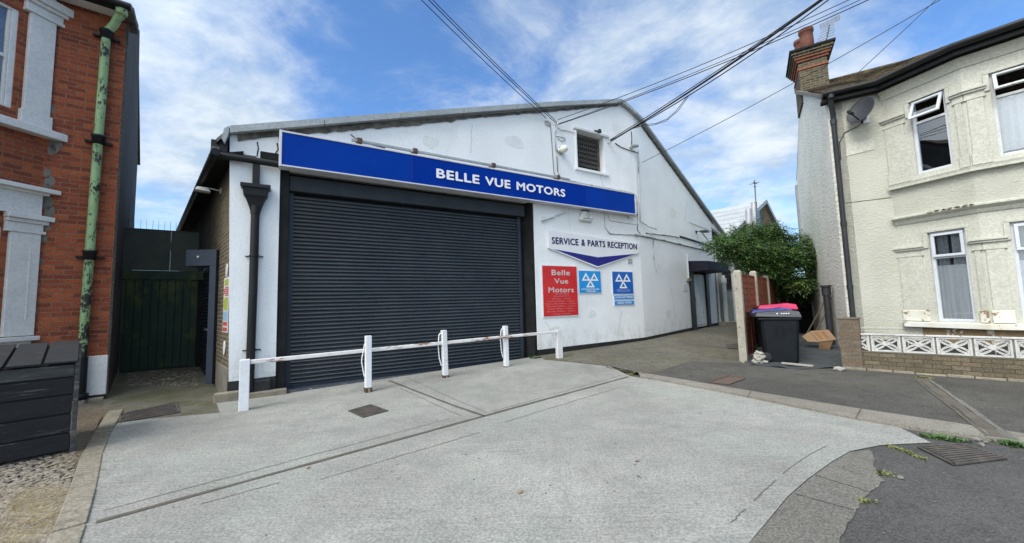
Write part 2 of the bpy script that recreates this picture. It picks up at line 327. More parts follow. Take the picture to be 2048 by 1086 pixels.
def pebble(name, a, b, sc_=26, bump=1.0, dist=.03, stain=(.42, .38, .28), samt=.35):
    m, t, bs = newmat(name); v = coord(t); vw = coord(t, (.55, .55, 1.15))
    n1 = noise(t, v, 1.1, 5); n2 = noise(t, vw, sc_, 4, .6, .8); n3 = noise(t, vw, sc_*.45, 3, .5, .6)
    col = mixc(t, ramp(t, n1, .3, .7), a, b)
    col = mixc(t, math_(t, 'MULTIPLY', ramp(t, noise(t, coord(t, (1, 1, .3), loc=(3, 8, 1)), 2.3, 6, .65), .55, .75), samt), col, stain)
    h = math_(t, 'ADD', math_(t, 'MULTIPLY', ramp(t, n2, .35, .7), .7), math_(t, 'MULTIPLY', n3, .6))
    finish(t, bs, col, .8, h, bump, dist, 0, .25); return m
M['roughcast'] = pebble('roughcast_cream', (.52, .52, .445), (.455, .455, .39), 40, .65, .018)
M['roughcast_side'] = pebble('roughcast_side_wall', (.76, .74, .66), (.67, .655, .585), 16, .7, .03, (.40, .385, .33), .3)
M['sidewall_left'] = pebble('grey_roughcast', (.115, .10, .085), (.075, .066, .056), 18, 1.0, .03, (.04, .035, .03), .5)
M['upvc'] = rough_mat('white_window_frame', (.60, .63, .67), (.54, .57, .61), .35, 3, 40, .03, speck=.03)
M['wood_white'] = rough_mat('old_white_timber', (.60, .62, .62), (.48, .50, .49), .6, 5, 40, .4, .006, (.27, .25, .21), .7, 6, (.55, .66))
def glass():
    m, t, b = newmat('window_glass'); out = t.nodes['Material Output']
    fr = nd(t, 'ShaderNodeFresnel', {'IOR': 1.55}).outputs[0]
    tr = nd(t, 'ShaderNodeBsdfTransparent', {'Color': (.97, .98, .98, 1)}).outputs[0]
    wv = nd(t, 'ShaderNodeBump', {'Height': noise(t, coord(t), 1.3, 2), 'Strength': .08, 'Distance': .02}).outputs[0]
    gl = nd(t, 'ShaderNodeBsdfGlossy', {'Color': (.95, .97, 1, 1), 'Roughness': .015, 'Normal': wv}).outputs[0]
    mx = nd(t, 'ShaderNodeMixShader', {0: math_(t, 'ADD', math_(t, 'MULTIPLY', fr, 1.2), .12, True), 1: tr, 2: gl}).outputs[0]
    t.links.new(mx, out.inputs[0]); return m
M['glass'] = glass()
def fabric(name, a, b, sx=(22, 22, .6), alpha=1.0):
    m, t, bs = newmat(name); v = coord(t, sx); n = noise(t, v, 1.0, 3); l = noise(t, coord(t, (1, 1, 1)), 24, 6, .7)
    col = mixc(t, ramp(t, n, .3, .7), a, b); col = mixc(t, ramp(t, l, .5, .62, 0, .5), col, tuple(min(1, x*1.5) for x in a))
    finish(t, bs, col, .9, n, .2, .01); bs.inputs['Alpha'].default_value = alpha; return m
M['net'] = fabric('net_curtain', (.95, .96, .97), (.72, .77, .80))
M['curtain'] = fabric('pale_curtain', (.42, .47, .50), (.24, .28, .31), (16, 16, .3))
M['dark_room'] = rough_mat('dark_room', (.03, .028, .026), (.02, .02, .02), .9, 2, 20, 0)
M['tile'] = brick_mat('roof_tile', [(.055, .042, .030), (.09, .066, .042), (.066, .048, .030), (.045, .038, .028)], (.02, .017, .012), 'x', .10, .17, (.14, .115, .035), (.5, .64), .75, 1.0)
M['gutter'] = rough_mat('black_plastic', (.008, .0085, .009), (.013, .014, .015), .45, 3, 40, .05, spec=.3)
M['pipe_dark'] = rough_mat('dark_downpipe', (.016, .018, .020), (.026, .029, .032), .5, 3, 40, .1, .003, (.08, .08, .075), .5, 5, (.6, .7))
M['dish'] = rough_mat('dish_grey', (.045, .048, .055), (.035, .038, .045), .45, 3, 40, .03)
def flake():
    m, t, b = newmat('flaking_green_paint'); v = coord(t, (1, 1, .45))
    n = math_(t, 'ADD', math_(t, 'MULTIPLY', noise(t, v, 7, 7, .68), .55), math_(t, 'MULTIPLY', noise(t, v, 34, 5, .65), .45))
    low = ramp(t, nd(t, 'ShaderNodeSeparateXYZ', {0: nd(t, 'ShaderNodeTexCoord').outputs['Object']}).outputs[2], 1.2, 3.0, .075, 0)  # paint is mostly gone on the lowest length
    k = ramp(t, math_(t, 'ADD', n, low), .54, .57)
    col = mixc(t, k, mixc(t, ramp(t, noise(t, v, 3), .35, .65), (.30, .43, .215), (.215, .335, .145)), mixc(t, ramp(t, noise(t, v, 9), .4, .6), (.012, .012, .010), (.035, .028, .02)))
    finish(t, b, col, .5, math_(t, 'SUBTRACT', 1.0, k), .6, .006); return m
M['green_pipe'] = flake()
M['plank_black'] = rough_mat('black_stained_timber', (.010, .011, .013), (.017, .018, .020), .85, 3, 30, .6, .008, (.13, .13, .12), .75, 4, (.56, .68), sx=(.5, .5, 3), stain_sx=(.6, .6, 5))
M['plank_grey'] = rough_mat('weathered_black_timber', (.035, .037, .037), (.07, .07, .067), .8, 4, 30, .7, .01, (.19, .185, .17), .7, 4, (.5, .62), sx=(.4, .4, 3), stain_sx=(.5, .5, 6))
M['gate_green'] = rough_mat('green_gate_paint', (.014, .036, .023), (.025, .050, .027), .65, 2.2, 30, .4, .008, (.085, .10, .022), .8, 2.0, (.50, .62), stain_sx=(1, 1, .5))
M['gate_board'] = rough_mat('grey_green_board', (.085, .09, .072), (.065, .073, .06), .75, 2, 26, .2, .006, (.025, .03, .022), .5, 3)
M['concrete_post'] = rough_mat('precast_concrete', (.36, .335, .28), (.29, .27, .225), .9, 5, 60, .5, .006, (.17, .15, .11), .5, 5, (.55, .68))
M['fence_red'] = rough_mat('red_stained_timber', (.235, .072, .036), (.165, .05, .027), .8, 3, 30, .6, .008, (.06, .025, .018), .6, 4, sx=(2, 2, 2), stain_sx=(1, 1, 4))
M['bin'] = rough_mat('bin_plastic', (.006, .0085, .011), (.009, .012, .015), .6, 4, 90, .15, .002, (.03, .033, .033), .3, 3, spec=.2)
M['lid_grey'] = rough_mat('grey_lid_plastic', (.045, .05, .055), (.06, .065, .07), .45, 4, 90, .15, .002, (.11, .11, .11), .4, 3)
M['lid_blue'] = rough_mat('blue_lid_plastic', (.022, .032, .17), (.03, .04, .20), .45, 4, 90, .15, .002)
M['lid_pink'] = rough_mat('pink_lid_plastic', (.46, .018, .085), (.52, .022, .10), .45, 4, 90, .15, .002)
M['rubber'] = rough_mat('rubber', (.012, .012, .013), (.018, .018, .019), .7, 4, 60, .2)
M['membrane'] = rough_mat('black_membrane', (.035, .042, .046), (.055, .062, .066), .7, 3, 30, .6, .02, (.12, .125, .12), .3, 4)
M['card'] = rough_mat('cardboard', (.26, .165, .095), (.22, .14, .08), .85, 4, 60, .1)
M['card_print'] = rough_mat('cardboard_print', (.20, .085, .035), (.22, .095, .04), .85, 4, 60, 0)
M['plank_pale'] = rough_mat('pale_timber', (.34, .325, .28), (.27, .255, .22), .8, 5, 50, .4, .004, sx=(3, .5, 1))
M['portal'] = rough_mat('portal_steel', (.034, .046, .070), (.045, .058, .082), .5, 1.5, 50, .08, .004, (.08, .09, .10), .4, 5, (.52, .7))
M['canopy'] = rough_mat('navy_canopy', (.006, .007, .016), (.009, .010, .02), .6, 3, 40, .1, spec=.2)
M['timber_dark'] = rough_mat('grimy_timber', (.11, .095, .07), (.075, .065, .05), .9, 5, 50, .4)
M['louvre'] = rough_mat('dark_louvre', (.05, .047, .042), (.03, .029, .027), .8, 5, 50, .2)
M['grit'] = rough_mat('grit', (.20, .195, .18), (.13, .125, .115), .95, 20, 60, .3)
M['rubble'] = rough_mat('broken_concrete', (.36, .345, .31), (.28, .27, .24), .95, 5, 40, .8, .02)
M['pvc'] = rough_mat('white_pvc_pipe', (.52, .56, .57), (.46, .50, .51), .4, 4, 40, .05)
M['fitting'] = rough_mat('white_fitting_plastic', (.66, .68, .66), (.58, .60, .58), .4, 5, 60, .05)
M['lampglass'] = rough_mat('opal_glass', (.72, .73, .62), (.66, .67, .56), .25, 5, 60, 0)
M['cable'] = rough_mat('black_cable', (.012, .012, .014), (.02, .02, .022), .6, 4, 60, 0)
M['cable_white'] = rough_mat('painted_cable', (.50, .52, .53), (.40, .42, .43), .6, 4, 60, .1, stain=(.10, .10, .10), stain_amt=.85, stain_scale=3, stain_thr=(.5, .58))
M['wire'] = rough_mat('wire_mesh', (.22, .22, .21), (.15, .145, .14), .6, 9, 60, 0, metal=.3)
M['corr'] = rough_mat('pale_roof_sheet', (.40, .42, .43), (.31, .33, .34), .6, .5, 12, .1, .02, (.30, .17, .12), .6, .7, (.60, .68), sx=(1, 1, 1))
M['skylight'] = rough_mat('green_rooflight', (.22, .36, .37), (.16, .28, .29), .3, 1, 20, 0)
M['brick_back'] = brick_mat('back_brick', [(.11, .08, .045), (.15, .11, .06), (.19, .14, .08)], (.15, .125, .09), 'x', .075, .225, (.05, .04, .03), (.5, .65), .6)
M['flue'] = rough_mat('steel_flue', (.42, .42, .42), (.34, .34, .34), .4, 3, 30, .1, metal=.4)
M['flue_blue'] = rough_mat('blue_flue', (.09, .19, .27), (.07, .15, .22), .5, 3, 30, .1)
M['aerial'] = rough_mat('aerial_metal', (.16, .16, .17), (.10, .10, .11), .5, 9, 60, 0, metal=.5)
M['blockwhite'] = rough_mat('white_block_paint', (.55, .55, .53), (.46, .46, .445), .75, 4, 40, .4, .008, (.20, .195, .175), .6, 4, (.54, .66))
M['soilbase'] = rough_mat('bare_earth', (.14, .12, .09), (.09, .078, .06), .95, 2, 30, .8, .03)
# --- ground surfaces (object space = world metres)
def concrete():
    m, t, b = newmat('brushed_concrete')
    v = coord(t); vb = coord(t, (1.3, 26, 1), (0, 0, R(-36)))                   # broom lines run with the joint
    big = noise(t, v, .45, 6, .6); mid = noise(t, v, 3.0, 6, .65, .4); fine = noise(t, v, 55, 4, .6); br = noise(t, vb, 1.6, 5, .7)
    gritn = nd(t, 'ShaderNodeTexVoronoi', {'Vector': v, 'Scale': 95.0}, feature='F1').outputs['Distance']
    col = mixc(t, ramp(t, big, .32, .66), (.225, .222, .204), (.315, .312, .287))
    col = mixc(t, ramp(t, mid, .42, .68, 0, .45), col, (.195, .204, .19))
    col = mixc(t, ramp(t, noise(t, coord(t, loc=(9, 3, 0)), .8, 5), .5, .66, 0, .5), col, (.285, .305, .275))
    bm_ = math_(t, 'MULTIPLY', ramp(t, br, .36, .62, .40, 0), ramp(t, noise(t, coord(t, loc=(3, 9, 2)), .9, 5, .6), .42, .62, .12, 1))
    col = mixc(t, bm_, col, (.12, .12, .115))
    col = mixc(t, .24, col, mixc(t, ramp(t, fine, .34, .66), (.0, .0, .0), (1, 1, 1)), 'OVERLAY')
    col = mixc(t, ramp(t, gritn, .08, .22, .40, 0), col, (.13, .125, .115))
    sp_ = noise(t, coord(t, loc=(2, 6, 0)), 9, 3, .5)
    col = mixc(t, ramp(t, sp_, .70, .75, 0, .5), col, (.10, .095, .088))             # drips and tyre scuffs
    col = mixc(t, ramp(t, noise(t, coord(t, (1, .25, 1), (0, 0, R(-52)), (7, 1, 0)), 1.3, 6, .7), .56, .72, 0, .5), col, (.175, .172, .16))
    col = mixc(t, ramp(t, noise(t, v, 140, 2), .68, .74, 0, .45), col, (.5, .5, .47))
    h = math_(t, 'ADD', math_(t, 'MULTIPLY', br, 1.0), math_(t, 'MULTIPLY', fine, .6))
    finish(t, b, col, .9, h, .3, .005, 0, .25); return m
M['concrete'] = concrete()
def tarmac(name, a, b_, patch, pamt=.5, grit=.5, moss=None, mthr=(.6, .7), gs=110.0):
    m, t, b = newmat(name); v = coord(t)
    big = noise(t, v, .6, 6, .65); mid = noise(t, v, 4, 6, .7); fine = noise(t, v, 70, 4, .65)
    vo = nd(t, 'ShaderNodeTexVoronoi', {'Vector': v, 'Scale': gs}, feature='F1').outputs['Color']
    g = nd(t, 'ShaderNodeSeparateColor', {0: vo}).outputs[0]
    col = mixc(t, ramp(t, big, .32, .68), a, b_)
    col = mixc(t, ramp(t, mid, .48, .70, 0, pamt), col, patch)
    col = mixc(t, grit, col, mixc(t, g, (.12, .12, .12), (.88, .88, .88)), 'OVERLAY')
    col = mixc(t, ramp(t, noise(t, v, 38, 3), .70, .76, 0, .55), col, (.34, .33, .30))
    if moss: col = mixc(t, ramp(t, math_(t, 'ADD', math_(t, 'MULTIPLY', noise(t, coord(t, loc=(5, 2, 0)), 1.1, 7, .7), .8), math_(t, 'MULTIPLY', fine, .2)), mthr[0], mthr[1], 0, .8), col, moss)
    finish(t, b, col, .92, math_(t, 'ADD', g, fine), .55, .006, 0, .25); return m
M['road'] = tarmac('road_tarmac', (.066, .065, .062), (.090, .088, .083), (.048, .047, .045), .6, .5)
M['pave'] = tarmac('pavement_tarmac', (.064, .061, .055), (.094, .089, .079), (.046, .044, .040), .65, .55, (.10, .10, .06), (.62, .72))
M['path'] = tarmac('old_concrete_path', (.098, .092, .074), (.140, .131, .108), (.068, .065, .050), .75, .45, (.10, .098, .05), (.50, .66), 60.0)
M['channel'] = tarmac('channel_stone', (.135, .128, .113), (.17, .161, .144), (.10, .095, .085), .6, .5)
M['kerb'] = tarmac('kerb_stone', (.19, .175, .148), (.245, .228, .195), (.14, .13, .11), .6, .4, (.16, .15, .09), (.62, .75))
M['edging'] = tarmac('edging_stone', (.19, .17, .13), (.245, .222, .178), (.12, .105, .078), .75, .35, (.30, .25, .15), (.58, .72), 60.0)
M['ramp'] = tarmac('alley_concrete', (.105, .098, .075), (.14, .132, .105), (.07, .066, .05), .8, .35, (.065, .07, .03), (.46, .62), 60.0)
M['joint'] = rough_mat('joint_filler', (.12, .105, .085), (.085, .075, .062), .95, 5, 50, .8)
M['crack'] = rough_mat('crack_dirt', (.10, .095, .085), (.15, .142, .125), .95, 9, 60, .5)
M['straw'] = rough_mat('dry_grass', (.38, .315, .19), (.25, .20, .115), .9, 6, 40, 0)
M['brownleaf'] = rough_mat('dead_leaf', (.26, .16, .085), (.19, .11, .06), .9, 6, 40, 0)
M['gravel'] = rough_mat('gravel_stone', (.27, .235, .19), (.13, .115, .095), .9, 14, 60, .3)
def leafmat(name, a, b_, scale=3.0):
    m, t, b = newmat(name); v = coord(t); n = noise(t, v, scale, 4); n2 = noise(t, v, 30, 2)
    col = mixc(t, ramp(t, math_(t, 'ADD', math_(t, 'MULTIPLY', n, .6), math_(t, 'MULTIPLY', n2, .4)), .35, .65), a, b_)
    finish(t, b, col, .55, None); b.inputs['Subsurface Weight'].default_value = 0
    return m
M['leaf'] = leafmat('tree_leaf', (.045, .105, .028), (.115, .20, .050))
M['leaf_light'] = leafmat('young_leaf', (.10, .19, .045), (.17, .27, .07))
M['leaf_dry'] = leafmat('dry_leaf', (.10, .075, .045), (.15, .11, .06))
M['weed'] = leafmat('weed_leaf', (.045, .095, .022), (.075, .14, .035))
M['moss_yellow'] = leafmat('yellow_moss', (.17, .175, .05), (.10, .12, .035), 9)
M['bark'] = rough_mat('bark', (.06, .045, .032), (.09, .07, .05), .9, 8, 40, .8)
M['paper'] = rough_mat('notice_paper', (.62, .62, .58), (.56, .56, .52), .6, 6, 60, 0)
M['paper_green'] = rough_mat('notice_green', (.34, .40, .07), (.30, .36, .06), .6, 6, 60, 0)
M['paper_red'] = rough_mat('notice_red', (.46, .05, .06), (.42, .05, .06), .6, 6, 60, 0)
M['paper_blue'] = rough_mat('notice_blue', (.24, .42, .58), (.22, .38, .54), .6, 6, 60, 0)
M['print'] = rough_mat('grey_print', (.16, .19, .19), (.2, .22, .22), .6, 6, 60, 0)

# ------------------------------------------------------------------ plan: the walls of the place
G = Frame((-4.875, 6.677), 58.774)            # garage front
KU = 10.47                                     # where its wall bends back
G2 = Frame(G.w(KU, 0), 48.5)
GS = Frame((-4.875, 6.677), -44.0)            # garage brick side; v < 0 is into the garage
GS_in = lambda v: -v
L = Frame((-7.10, 6.80), 51.22)               # red house front, u <= 0
LS = Frame((-7.10, 6.80), -43.5)              # its side wall
LK = Frame(L.w(-.88, 0), 11.5)                # the return of its bay, u <= 0
H_ = Frame((7.31, 8.48), 121.9)               # cream house front
HS = Frame((7.31, 8.48), 31.9)                # its side wall
HK = Frame((8.08, 8.00), 163.0)               # first face of its bay
HC = HK.w(1.2, 0)
HD = Frame(HC, 140.0)                          # second face
HDe = HD.w(2.3, 0)
FW = Frame((6.517, 7.808), 134.4)             # garden wall
FE = Frame((5.30, 9.08), 42.0)                # board fence
BW = Frame((14.6, 23.5), 52.0)                # building at the back, gable line
GU = Vector((math.sin(R(58.774)), math.cos(R(58.774)), 0)); GW = Vector((-GU.y, GU.x, 0))
def hfun(x, y):                               # the ground rises a little along the garage and into both alleys
    P = Vector((x, y, 0)); u, w_ = P.dot(GU), P.dot(GW)
    a = .024*max(0, min(u, 17))*ss(5.4, 8.2, w_)
    b = .045*max(0, min(w_-8.3, 6))*ss(-.4, -1.2, u)
    return a+b
def gph(x, y, lift=0.0):
    z = 0.0
    for _ in range(8): P = gp(x, y, z); z = hfun(P.x, P.y)+lift
    return gp(x, y, z)
def sheet(name, pts, mat, lift, kind='structure', step=None, parent=None, thick=0.0):
    bm = bmesh.new(); bm.faces.new([bm.verts.new((p[0], p[1], 0)) for p in pts])
    bmesh.ops.triangulate(bm, faces=bm.faces[:])
    if step:
        xs = [p[0] for p in pts]; ys = [p[1] for p in pts]
        for lo, hi, nrm in ((min(xs), max(xs), (1, 0, 0)), (min(ys), max(ys), (0, 1, 0))):
            k = lo+step
            while k < hi:
                bmesh.ops.bisect_plane(bm, geom=bm.verts[:]+bm.edges[:]+bm.faces[:], plane_co=(k*nrm[0], k*nrm[1], 0), plane_no=nrm); k += step
    bmesh.ops.triangulate(bm, faces=bm.faces[:])
    for v in bm.verts: v.co.z = hfun(v.co.x, v.co.y)+lift
    bmesh.ops.recalc_face_normals(bm, faces=bm.faces[:])
    if sum(f.normal.z for f in bm.faces) < 0: bmesh.ops.reverse_faces(bm, faces=bm.faces[:])
    me = bpy.data.meshes.new(name); bm.to_mesh(me); bm.free(); me.materials.append(mat)
    o = bpy.data.objects.new(name, me); put(o, parent, Matrix.Identity(4))
    return tag(o, kind=kind)
def px2(*pp, z=0.0): return [gp(x, y, z) for x, y in pp]

# ------------------------------------------------------------------ ground
g = MB().quad((-600, -600, 0), (600, -600, 0), (600, 600, 0), (-600, 600, 0)); o = g.build('ground', M['soilbase']); o.location.z = -.06; tag(o, kind='structure')
sheet('road', [(-4.5, -40), (60, -40), (60, -12), (7.5, 1.0), (5.0, 4.2), (3.0, 5.6), (-3.0, 2.6)], M['road'], -.004)
curve = [(1863, 886), (1812, 888), (1760, 891), (1700, 903), (1662, 925), (1615, 959), (1576, 993), (1499, 1086)]
cv = [gp(x, y) for x, y in curve]
d = (cv[-1]-cv[-2]).normalized()
leftedge = [gp(190, 1050), gp(238, 822)]
fore = [gph(1074, 716), gp(1160, 728), gp(1222, 737), gp(1262, 753), gp(1473, 787), gp(1709, 836), gp(1800, 856)] + cv + [cv[-1]+d*2.0, cv[-1]+d*6.0+Vector((-1.2, 0, 0)), Vector((-1.6, -5, 0)), Vector((-2.35, .5, 0)), gp(165, 1050), gp(188, 960), gp(224, 848), gp(300, 838), gp(440, 826), G.w(-.15, -.10), G.w(6.45, -.02)]
forecourt = sheet('forecourt', fore, M['concrete'], .004, step=.5)
def strip(name, pts, w_, mat, lift=.009, parent=forecourt):
    m = MB(); n = len(pts); L_, R_ = [], []
    for i, p in enumerate(pts):
        dd = (Vector(pts[min(i+1, n-1)])-Vector(pts[max(i-1, 0)])); s = Vector((-dd.y, dd.x, 0)).normalized()*w_/2*random.uniform(.75, 1.25)
        for A_, q in ((L_, Vector(p)+s), (R_, Vector(p)-s)): A_.append((q.x, q.y, hfun(q.x, q.y)+lift))
    m.add(L_+R_, [(i, i+1, n+i+1, n+i) for i in range(n-1)]); return m.build(name, mat, parent)
def line(a, b, n=14, wob=.004):
    a, b = Vector(a), Vector(b); s = Vector((-(b-a).y, (b-a).x, 0)).normalized()
    return [a.lerp(b, i/n)+s*random.uniform(-wob, wob) for i in range(n+1)]
j1, j2, j3 = gp(192, 1046), gp(968, 833), gp(1257, 754)
strip('expansion_joint', line(j1, j2)+line(j2, j3)[1:], .055, M['joint'])
strip('expansion_joint', line(gph(778, 762), j2), .05, M['joint'])
for a, b in (((206, 1023), (900, 838)), ((640, 960), (960, 866)), ((985, 824), (1240, 752)), ((815, 762), (975, 826)), ((800, 780), (925, 833)), ((1010, 845), (1240, 775)), ((400, 1010), (560, 966)), ((1552, 962), (1508, 1003)), ((1490, 1020), (1462, 1048))):
    strip('tooled_line', line(gp(*a), gp(*b), 18, .006), .008, M['crack'], .0085)
strip('tooled_line', [gp(x, y) for x, y in ((1653, 893), (1620, 910), (1580, 937), (1566, 949))], .006, M['crack'], .0085)
# kerb channel stones between forecourt and road
ch0 = [(1743, 899), (1752, 946), (1769, 963), (1739, 985), (1713, 1019), (1679, 1086)]; ch = []
for (a, b), (c, d) in zip(ch0, ch0[1:]): ch += [(a+(c-a)*k/7+random.uniform(-4, 4), b+(d-b)*k/7+random.uniform(-2, 2)) for k in range(7)]
ch.append(ch0[-1])
inner = [(1700, 904), (1663, 926), (1616, 960), (1577, 994), (1500, 1086)]
sheet('channel_stones', [gp(x, y) for x, y in inner] + [gp(1440, 1160), gp(1640, 1160)] + [gp(x, y) for x, y in ch[::-1]], M['channel'], .002)
for a, b in (((1628, 950), (1738, 984)), ((1590, 988), (1708, 1020))): strip('stone_joint', line(gp(*a), gp(*b), 14, .006), .016, M['crack'], .007, parent=None)['kind'] = 'structure'
# pavement on the right, with its kerb
PZ = .03
kb = [gp(x, y, PZ) for x, y in ((1276, 744), (1373, 760), (1473, 777), (1590, 796), (1718, 817), (1880, 841), (2048, 867), (2300, 905))]
kf = [gp(x, y, PZ) for x, y in ((1280, 752), (1373, 769), (1460, 785), (1590, 811), (1709, 835), (1850, 858), (1996, 877), (2300, 918))]
pave = kb + [Vector((9.9, 2.0, 0)), Vector((13, 4, 0)), FW.w(4, .1), FW.w(0, .1), FW.w(-.05, .7), gp(1640, 715, PZ), gp(1500, 708, PZ), gp(1488, 726, PZ), gp(1379, 723, PZ), gp(1310, 744, PZ)]
sheet('pavement', pave, M['pave'], PZ-.002)
km = MB(); n = len(kb)
for i in range(n-1):
    drop = lambda k: .006 + .035*ss(2, 6, k)
    f0, f1, b0, b1 = kf[i], kf[i+1], kb[i], kb[i+1]
    lo0, lo1 = Vector((f0.x, f0.y, -.02)), Vector((f1.x, f1.y, -.02))
    z0, z1 = PZ+.002, PZ+.002
    e = .012
    km.add([(b0.x, b0.y, z0), (b1.x, b1.y, z1), (f1.x, f1.y, z1), (f0.x, f0.y, z0), lo0, lo1], [(0, 3, 2, 1), (3, 4, 5, 2)])
tag(km.build('kerb', M['kerb']), kind='structure')
for a, b in (((1508, 776), (1495, 793)), ((1722, 818), (1712, 836))): strip('kerb_joint', line(gp(*a, PZ), gp(*b, PZ), 3, .002), .014, M['joint'], PZ+.007, parent=None)['kind'] = 'structure'
# path beside the garage
path = [G.w(6.40, .25), G.w(6.42, -.02), gph(1090, 720), gp(1160, 728), gp(1222, 737), gp(1276, 746), gp(1310, 744, PZ), gp(1379, 723, PZ), gp(1488, 727, PZ), FE.w(0, .05), FE.w(3.7, .05), FE.w(9, .2), G2.w(10, -1.5), G2.w(9, .3), G2.w(.1, .3), G.w(KU, .25)]
sheet('path', path, M['path'], .012, step=.5)
strip('path_crack', line(gph(1302, 680), gph(1392, 694), 12, .02)+line(gph(1392, 694), gph(1482, 697), 10, .02)[1:], .035, M['crack'], .020, parent=None)['kind'] = 'structure'
strip('path_crack', line(gph(1262, 746), gph(1215, 735), 10, .02)+line(gph(1215, 735), gph(1180, 705), 10, .03)[1:], .03, M['joint'], .020, parent=None)['kind'] = 'structure'
# drain channel crossing the pavement
for off, mt, ww, lf in ((0, 'joint', .11, PZ+.003), (.085, 'channel', .05, PZ+.006), (-.085, 'joint', .035, PZ+.006)):
    a, b = gp(1842, 757, PZ), gp(2002, 876, PZ); sd = Vector((-(b-a).y, (b-a).x, 0)).normalized()*off
    strip('rain_channel', line(a+sd, b+sd, 16, .006), ww, M[mt], lf, parent=None)['kind'] = 'structure'
# alley beside the red house, garden ground, edging stones
alley = [gp(238, 848), gp(300, 838), gp(445, 826), G.w(-.16, -.10), G.w(-.02, .0), GS.w(8, .02), LS.w(8, .1), L.w(-.02, -.02), gp(205, 838)]
sheet('alley_ramp', alley, M['ramp'], .001, step=.4)
sheet('garden_ground', [gp(205, 830), L.w(-.0, -.05), L.w(-6, -.05), (-14, 0), (-9, -4), (-2.6, -3), gp(120, 1086), gp(150, 960), gp(196, 846)], M['soilbase'], -.008)
eg = MB()
ed = [gp(x, y) for x, y in ((232, 822), (205, 868), (183, 912), (164, 985), (138, 1060), (40, 1300))]
for i in range(len(ed)-1):
    a, b = Vector(ed[i]), Vector(ed[i+1]); dd = (b-a).normalized(); a2, b2 = a+dd*.012, b-dd*.012
    s = Vector((-dd.y, dd.x, 0))*.082
    z = random.uniform(.012, .022)
    eg.prism([(q.x, q.y, -.03) for q in (a2+s, a2-s, b2-s, b2+s)], (0, 0, .03+z))
tag(eg.build('garden_edging', M['edging'], bevel=.008), kind='structure')

# ================================================================== GARAGE
def on(fr, pts, v=0.0): return [fr.pix(x, y, v) for x, y in pts]
gar = thing('garage_building', G, G.o, 'large white painted garage with a dark roller shutter and wide gable', 'garage')
RK = [(-.10, 4.62), (3.5, 5.78), (7.5, 7.04), (9.86, 7.72)]      # left rake, just under the verge
KZ = G.pix(1290, 251)[1]
rk1 = [(9.86, 7.72), (10.20, 7.62), (KU, 7.50)]
e2 = G2.pix(1447, 472)
r2 = [(0, 7.50), (.45, 7.38), (e2[0], e2[1]-.05), (e2[0]+.5, e2[1]-.05-.5*.5)]
win = [(8.02, 5.36), (9.10, 5.36), (9.10, 6.48), (8.02, 6.48)]
SL, SR, ST = .68, 6.42, 4.15
outer = [(0, .30), (SL, .32), (SL, ST), (SR, ST), (SR, .29), (KU, .315)] + [(KU, 7.50)] + rk1[1::-1] + RK[2::-1]
mb = MB().wall(outer, [win], 0, .30, .30)
wall1 = mb.build('wall', M['render'], gar, G, recalc=False)
wl2 = 5.75
mb = MB().wall([(0, .315), (3.32, .42), (3.32, 2.62), (4.98, 2.62), (4.98, .44), (wl2, .46), (wl2, r2[2][1]+.3), (r2[2][0], r2[2][1]), (.45, 7.38), (0, 7.50)], [], 0, .12, .12)
mb.build('wall', M['render'], gar, G2, recalc=False)
# plinths
MB().box(-.012, SL, -.012, .2, -.05, .305).build('plinth', M['plinth'], gar, G)
mb = MB().prism([(SR, -.012, 0), (KU+.002, -.012, .1), (KU+.002, -.012, .335), (SR, -.012, .295)], (0, .2, 0)); mb.build('plinth', M['plinth'], gar, G)
mb = MB().prism([(0, -.012, .1), (3.32, -.012, .2), (3.32, -.012, .435), (0, -.012, .335)], (0, .2, 0)); mb.build('plinth', M['plinth'], gar, G2)
mb = MB().prism([(4.98, -.012, .2), (wl2, -.012, .2), (wl2, -.012, .485), (4.98, -.012, .465)], (0, .2, 0)); mb.build('plinth', M['plinth'], gar, G2)
# step stones in front of the left pier
for x0, x1, h in ((-.18, .16, .15), (.20, .86, .10)):
    MB().box(x0, x1, -.17, -.02, -.05, h).build('stone_block', M['stone'], gar, G, bevel=.02)
# shutter opening: black piers, lintel, housing, curtain
MB().box(SL+.001, SL+.15, .035, .30, -.02, ST-.002).build('door_pier', M['black_wall'], gar, G)
mb = MB().prism([(SR-.002, .03, 0), (SR-.002, .30, 0), (SR-.20, .30, 0), (SR-.08, .03, 0)], (0, 0, ST)); mb.build('door_pier', M['black_wall'], gar, G)
MB().box(SL, SR, .30, .32, .0, ST+.05).build('back_panel', M['black_wall'], gar, G)
sh = MB()
z, zt, n = .10, 3.72, 48; p = (zt-z)/n; prof = []
for i in range(n):
    zb = z+i*p
    prof += [(.268, zb+.001), (.246, zb+p*.06), (.218, zb+p*.30), (.216, zb+p*.52), (.240, zb+p*.72), (.262, zb+p*.78), (.254, zb+p*.86), (.262, zb+p*.95)]
prof.append((.268, zt))
xs = (SL+.20, SR-.36)
k = len(prof); NX = 16; pts = []
wav = [[random.gauss(0, .0016) for _ in range(n+1)] for _ in range(NX+1)]
for ix in range(NX+1):
    for i, (y, zz) in enumerate(prof): pts.append((xs[0]+(xs[1]-xs[0])*ix/NX, y+wav[ix][i//8], zz+wav[ix][i//8]*.7))
sh.add(pts, [(a*k+i, a*k+i+1, (a+1)*k+i+1, (a+1)*k+i) for a in range(NX) for i in range(k-1)], True)
for i in range(len(sh.s)): sh.s[i] = (i % (k-1)) % 8 not in (7, 4, 0)
shut = sh.build('roller_shutter', M['shutter'], gar, G)
for x0, x1 in ((SL+.152, SL+.235), (SR-.385, SR-.30)): MB().box(x0, x1, .20, .292, .02, 3.76).build('guide_rail', M['steel_blue'], shut, G, bevel=.006)
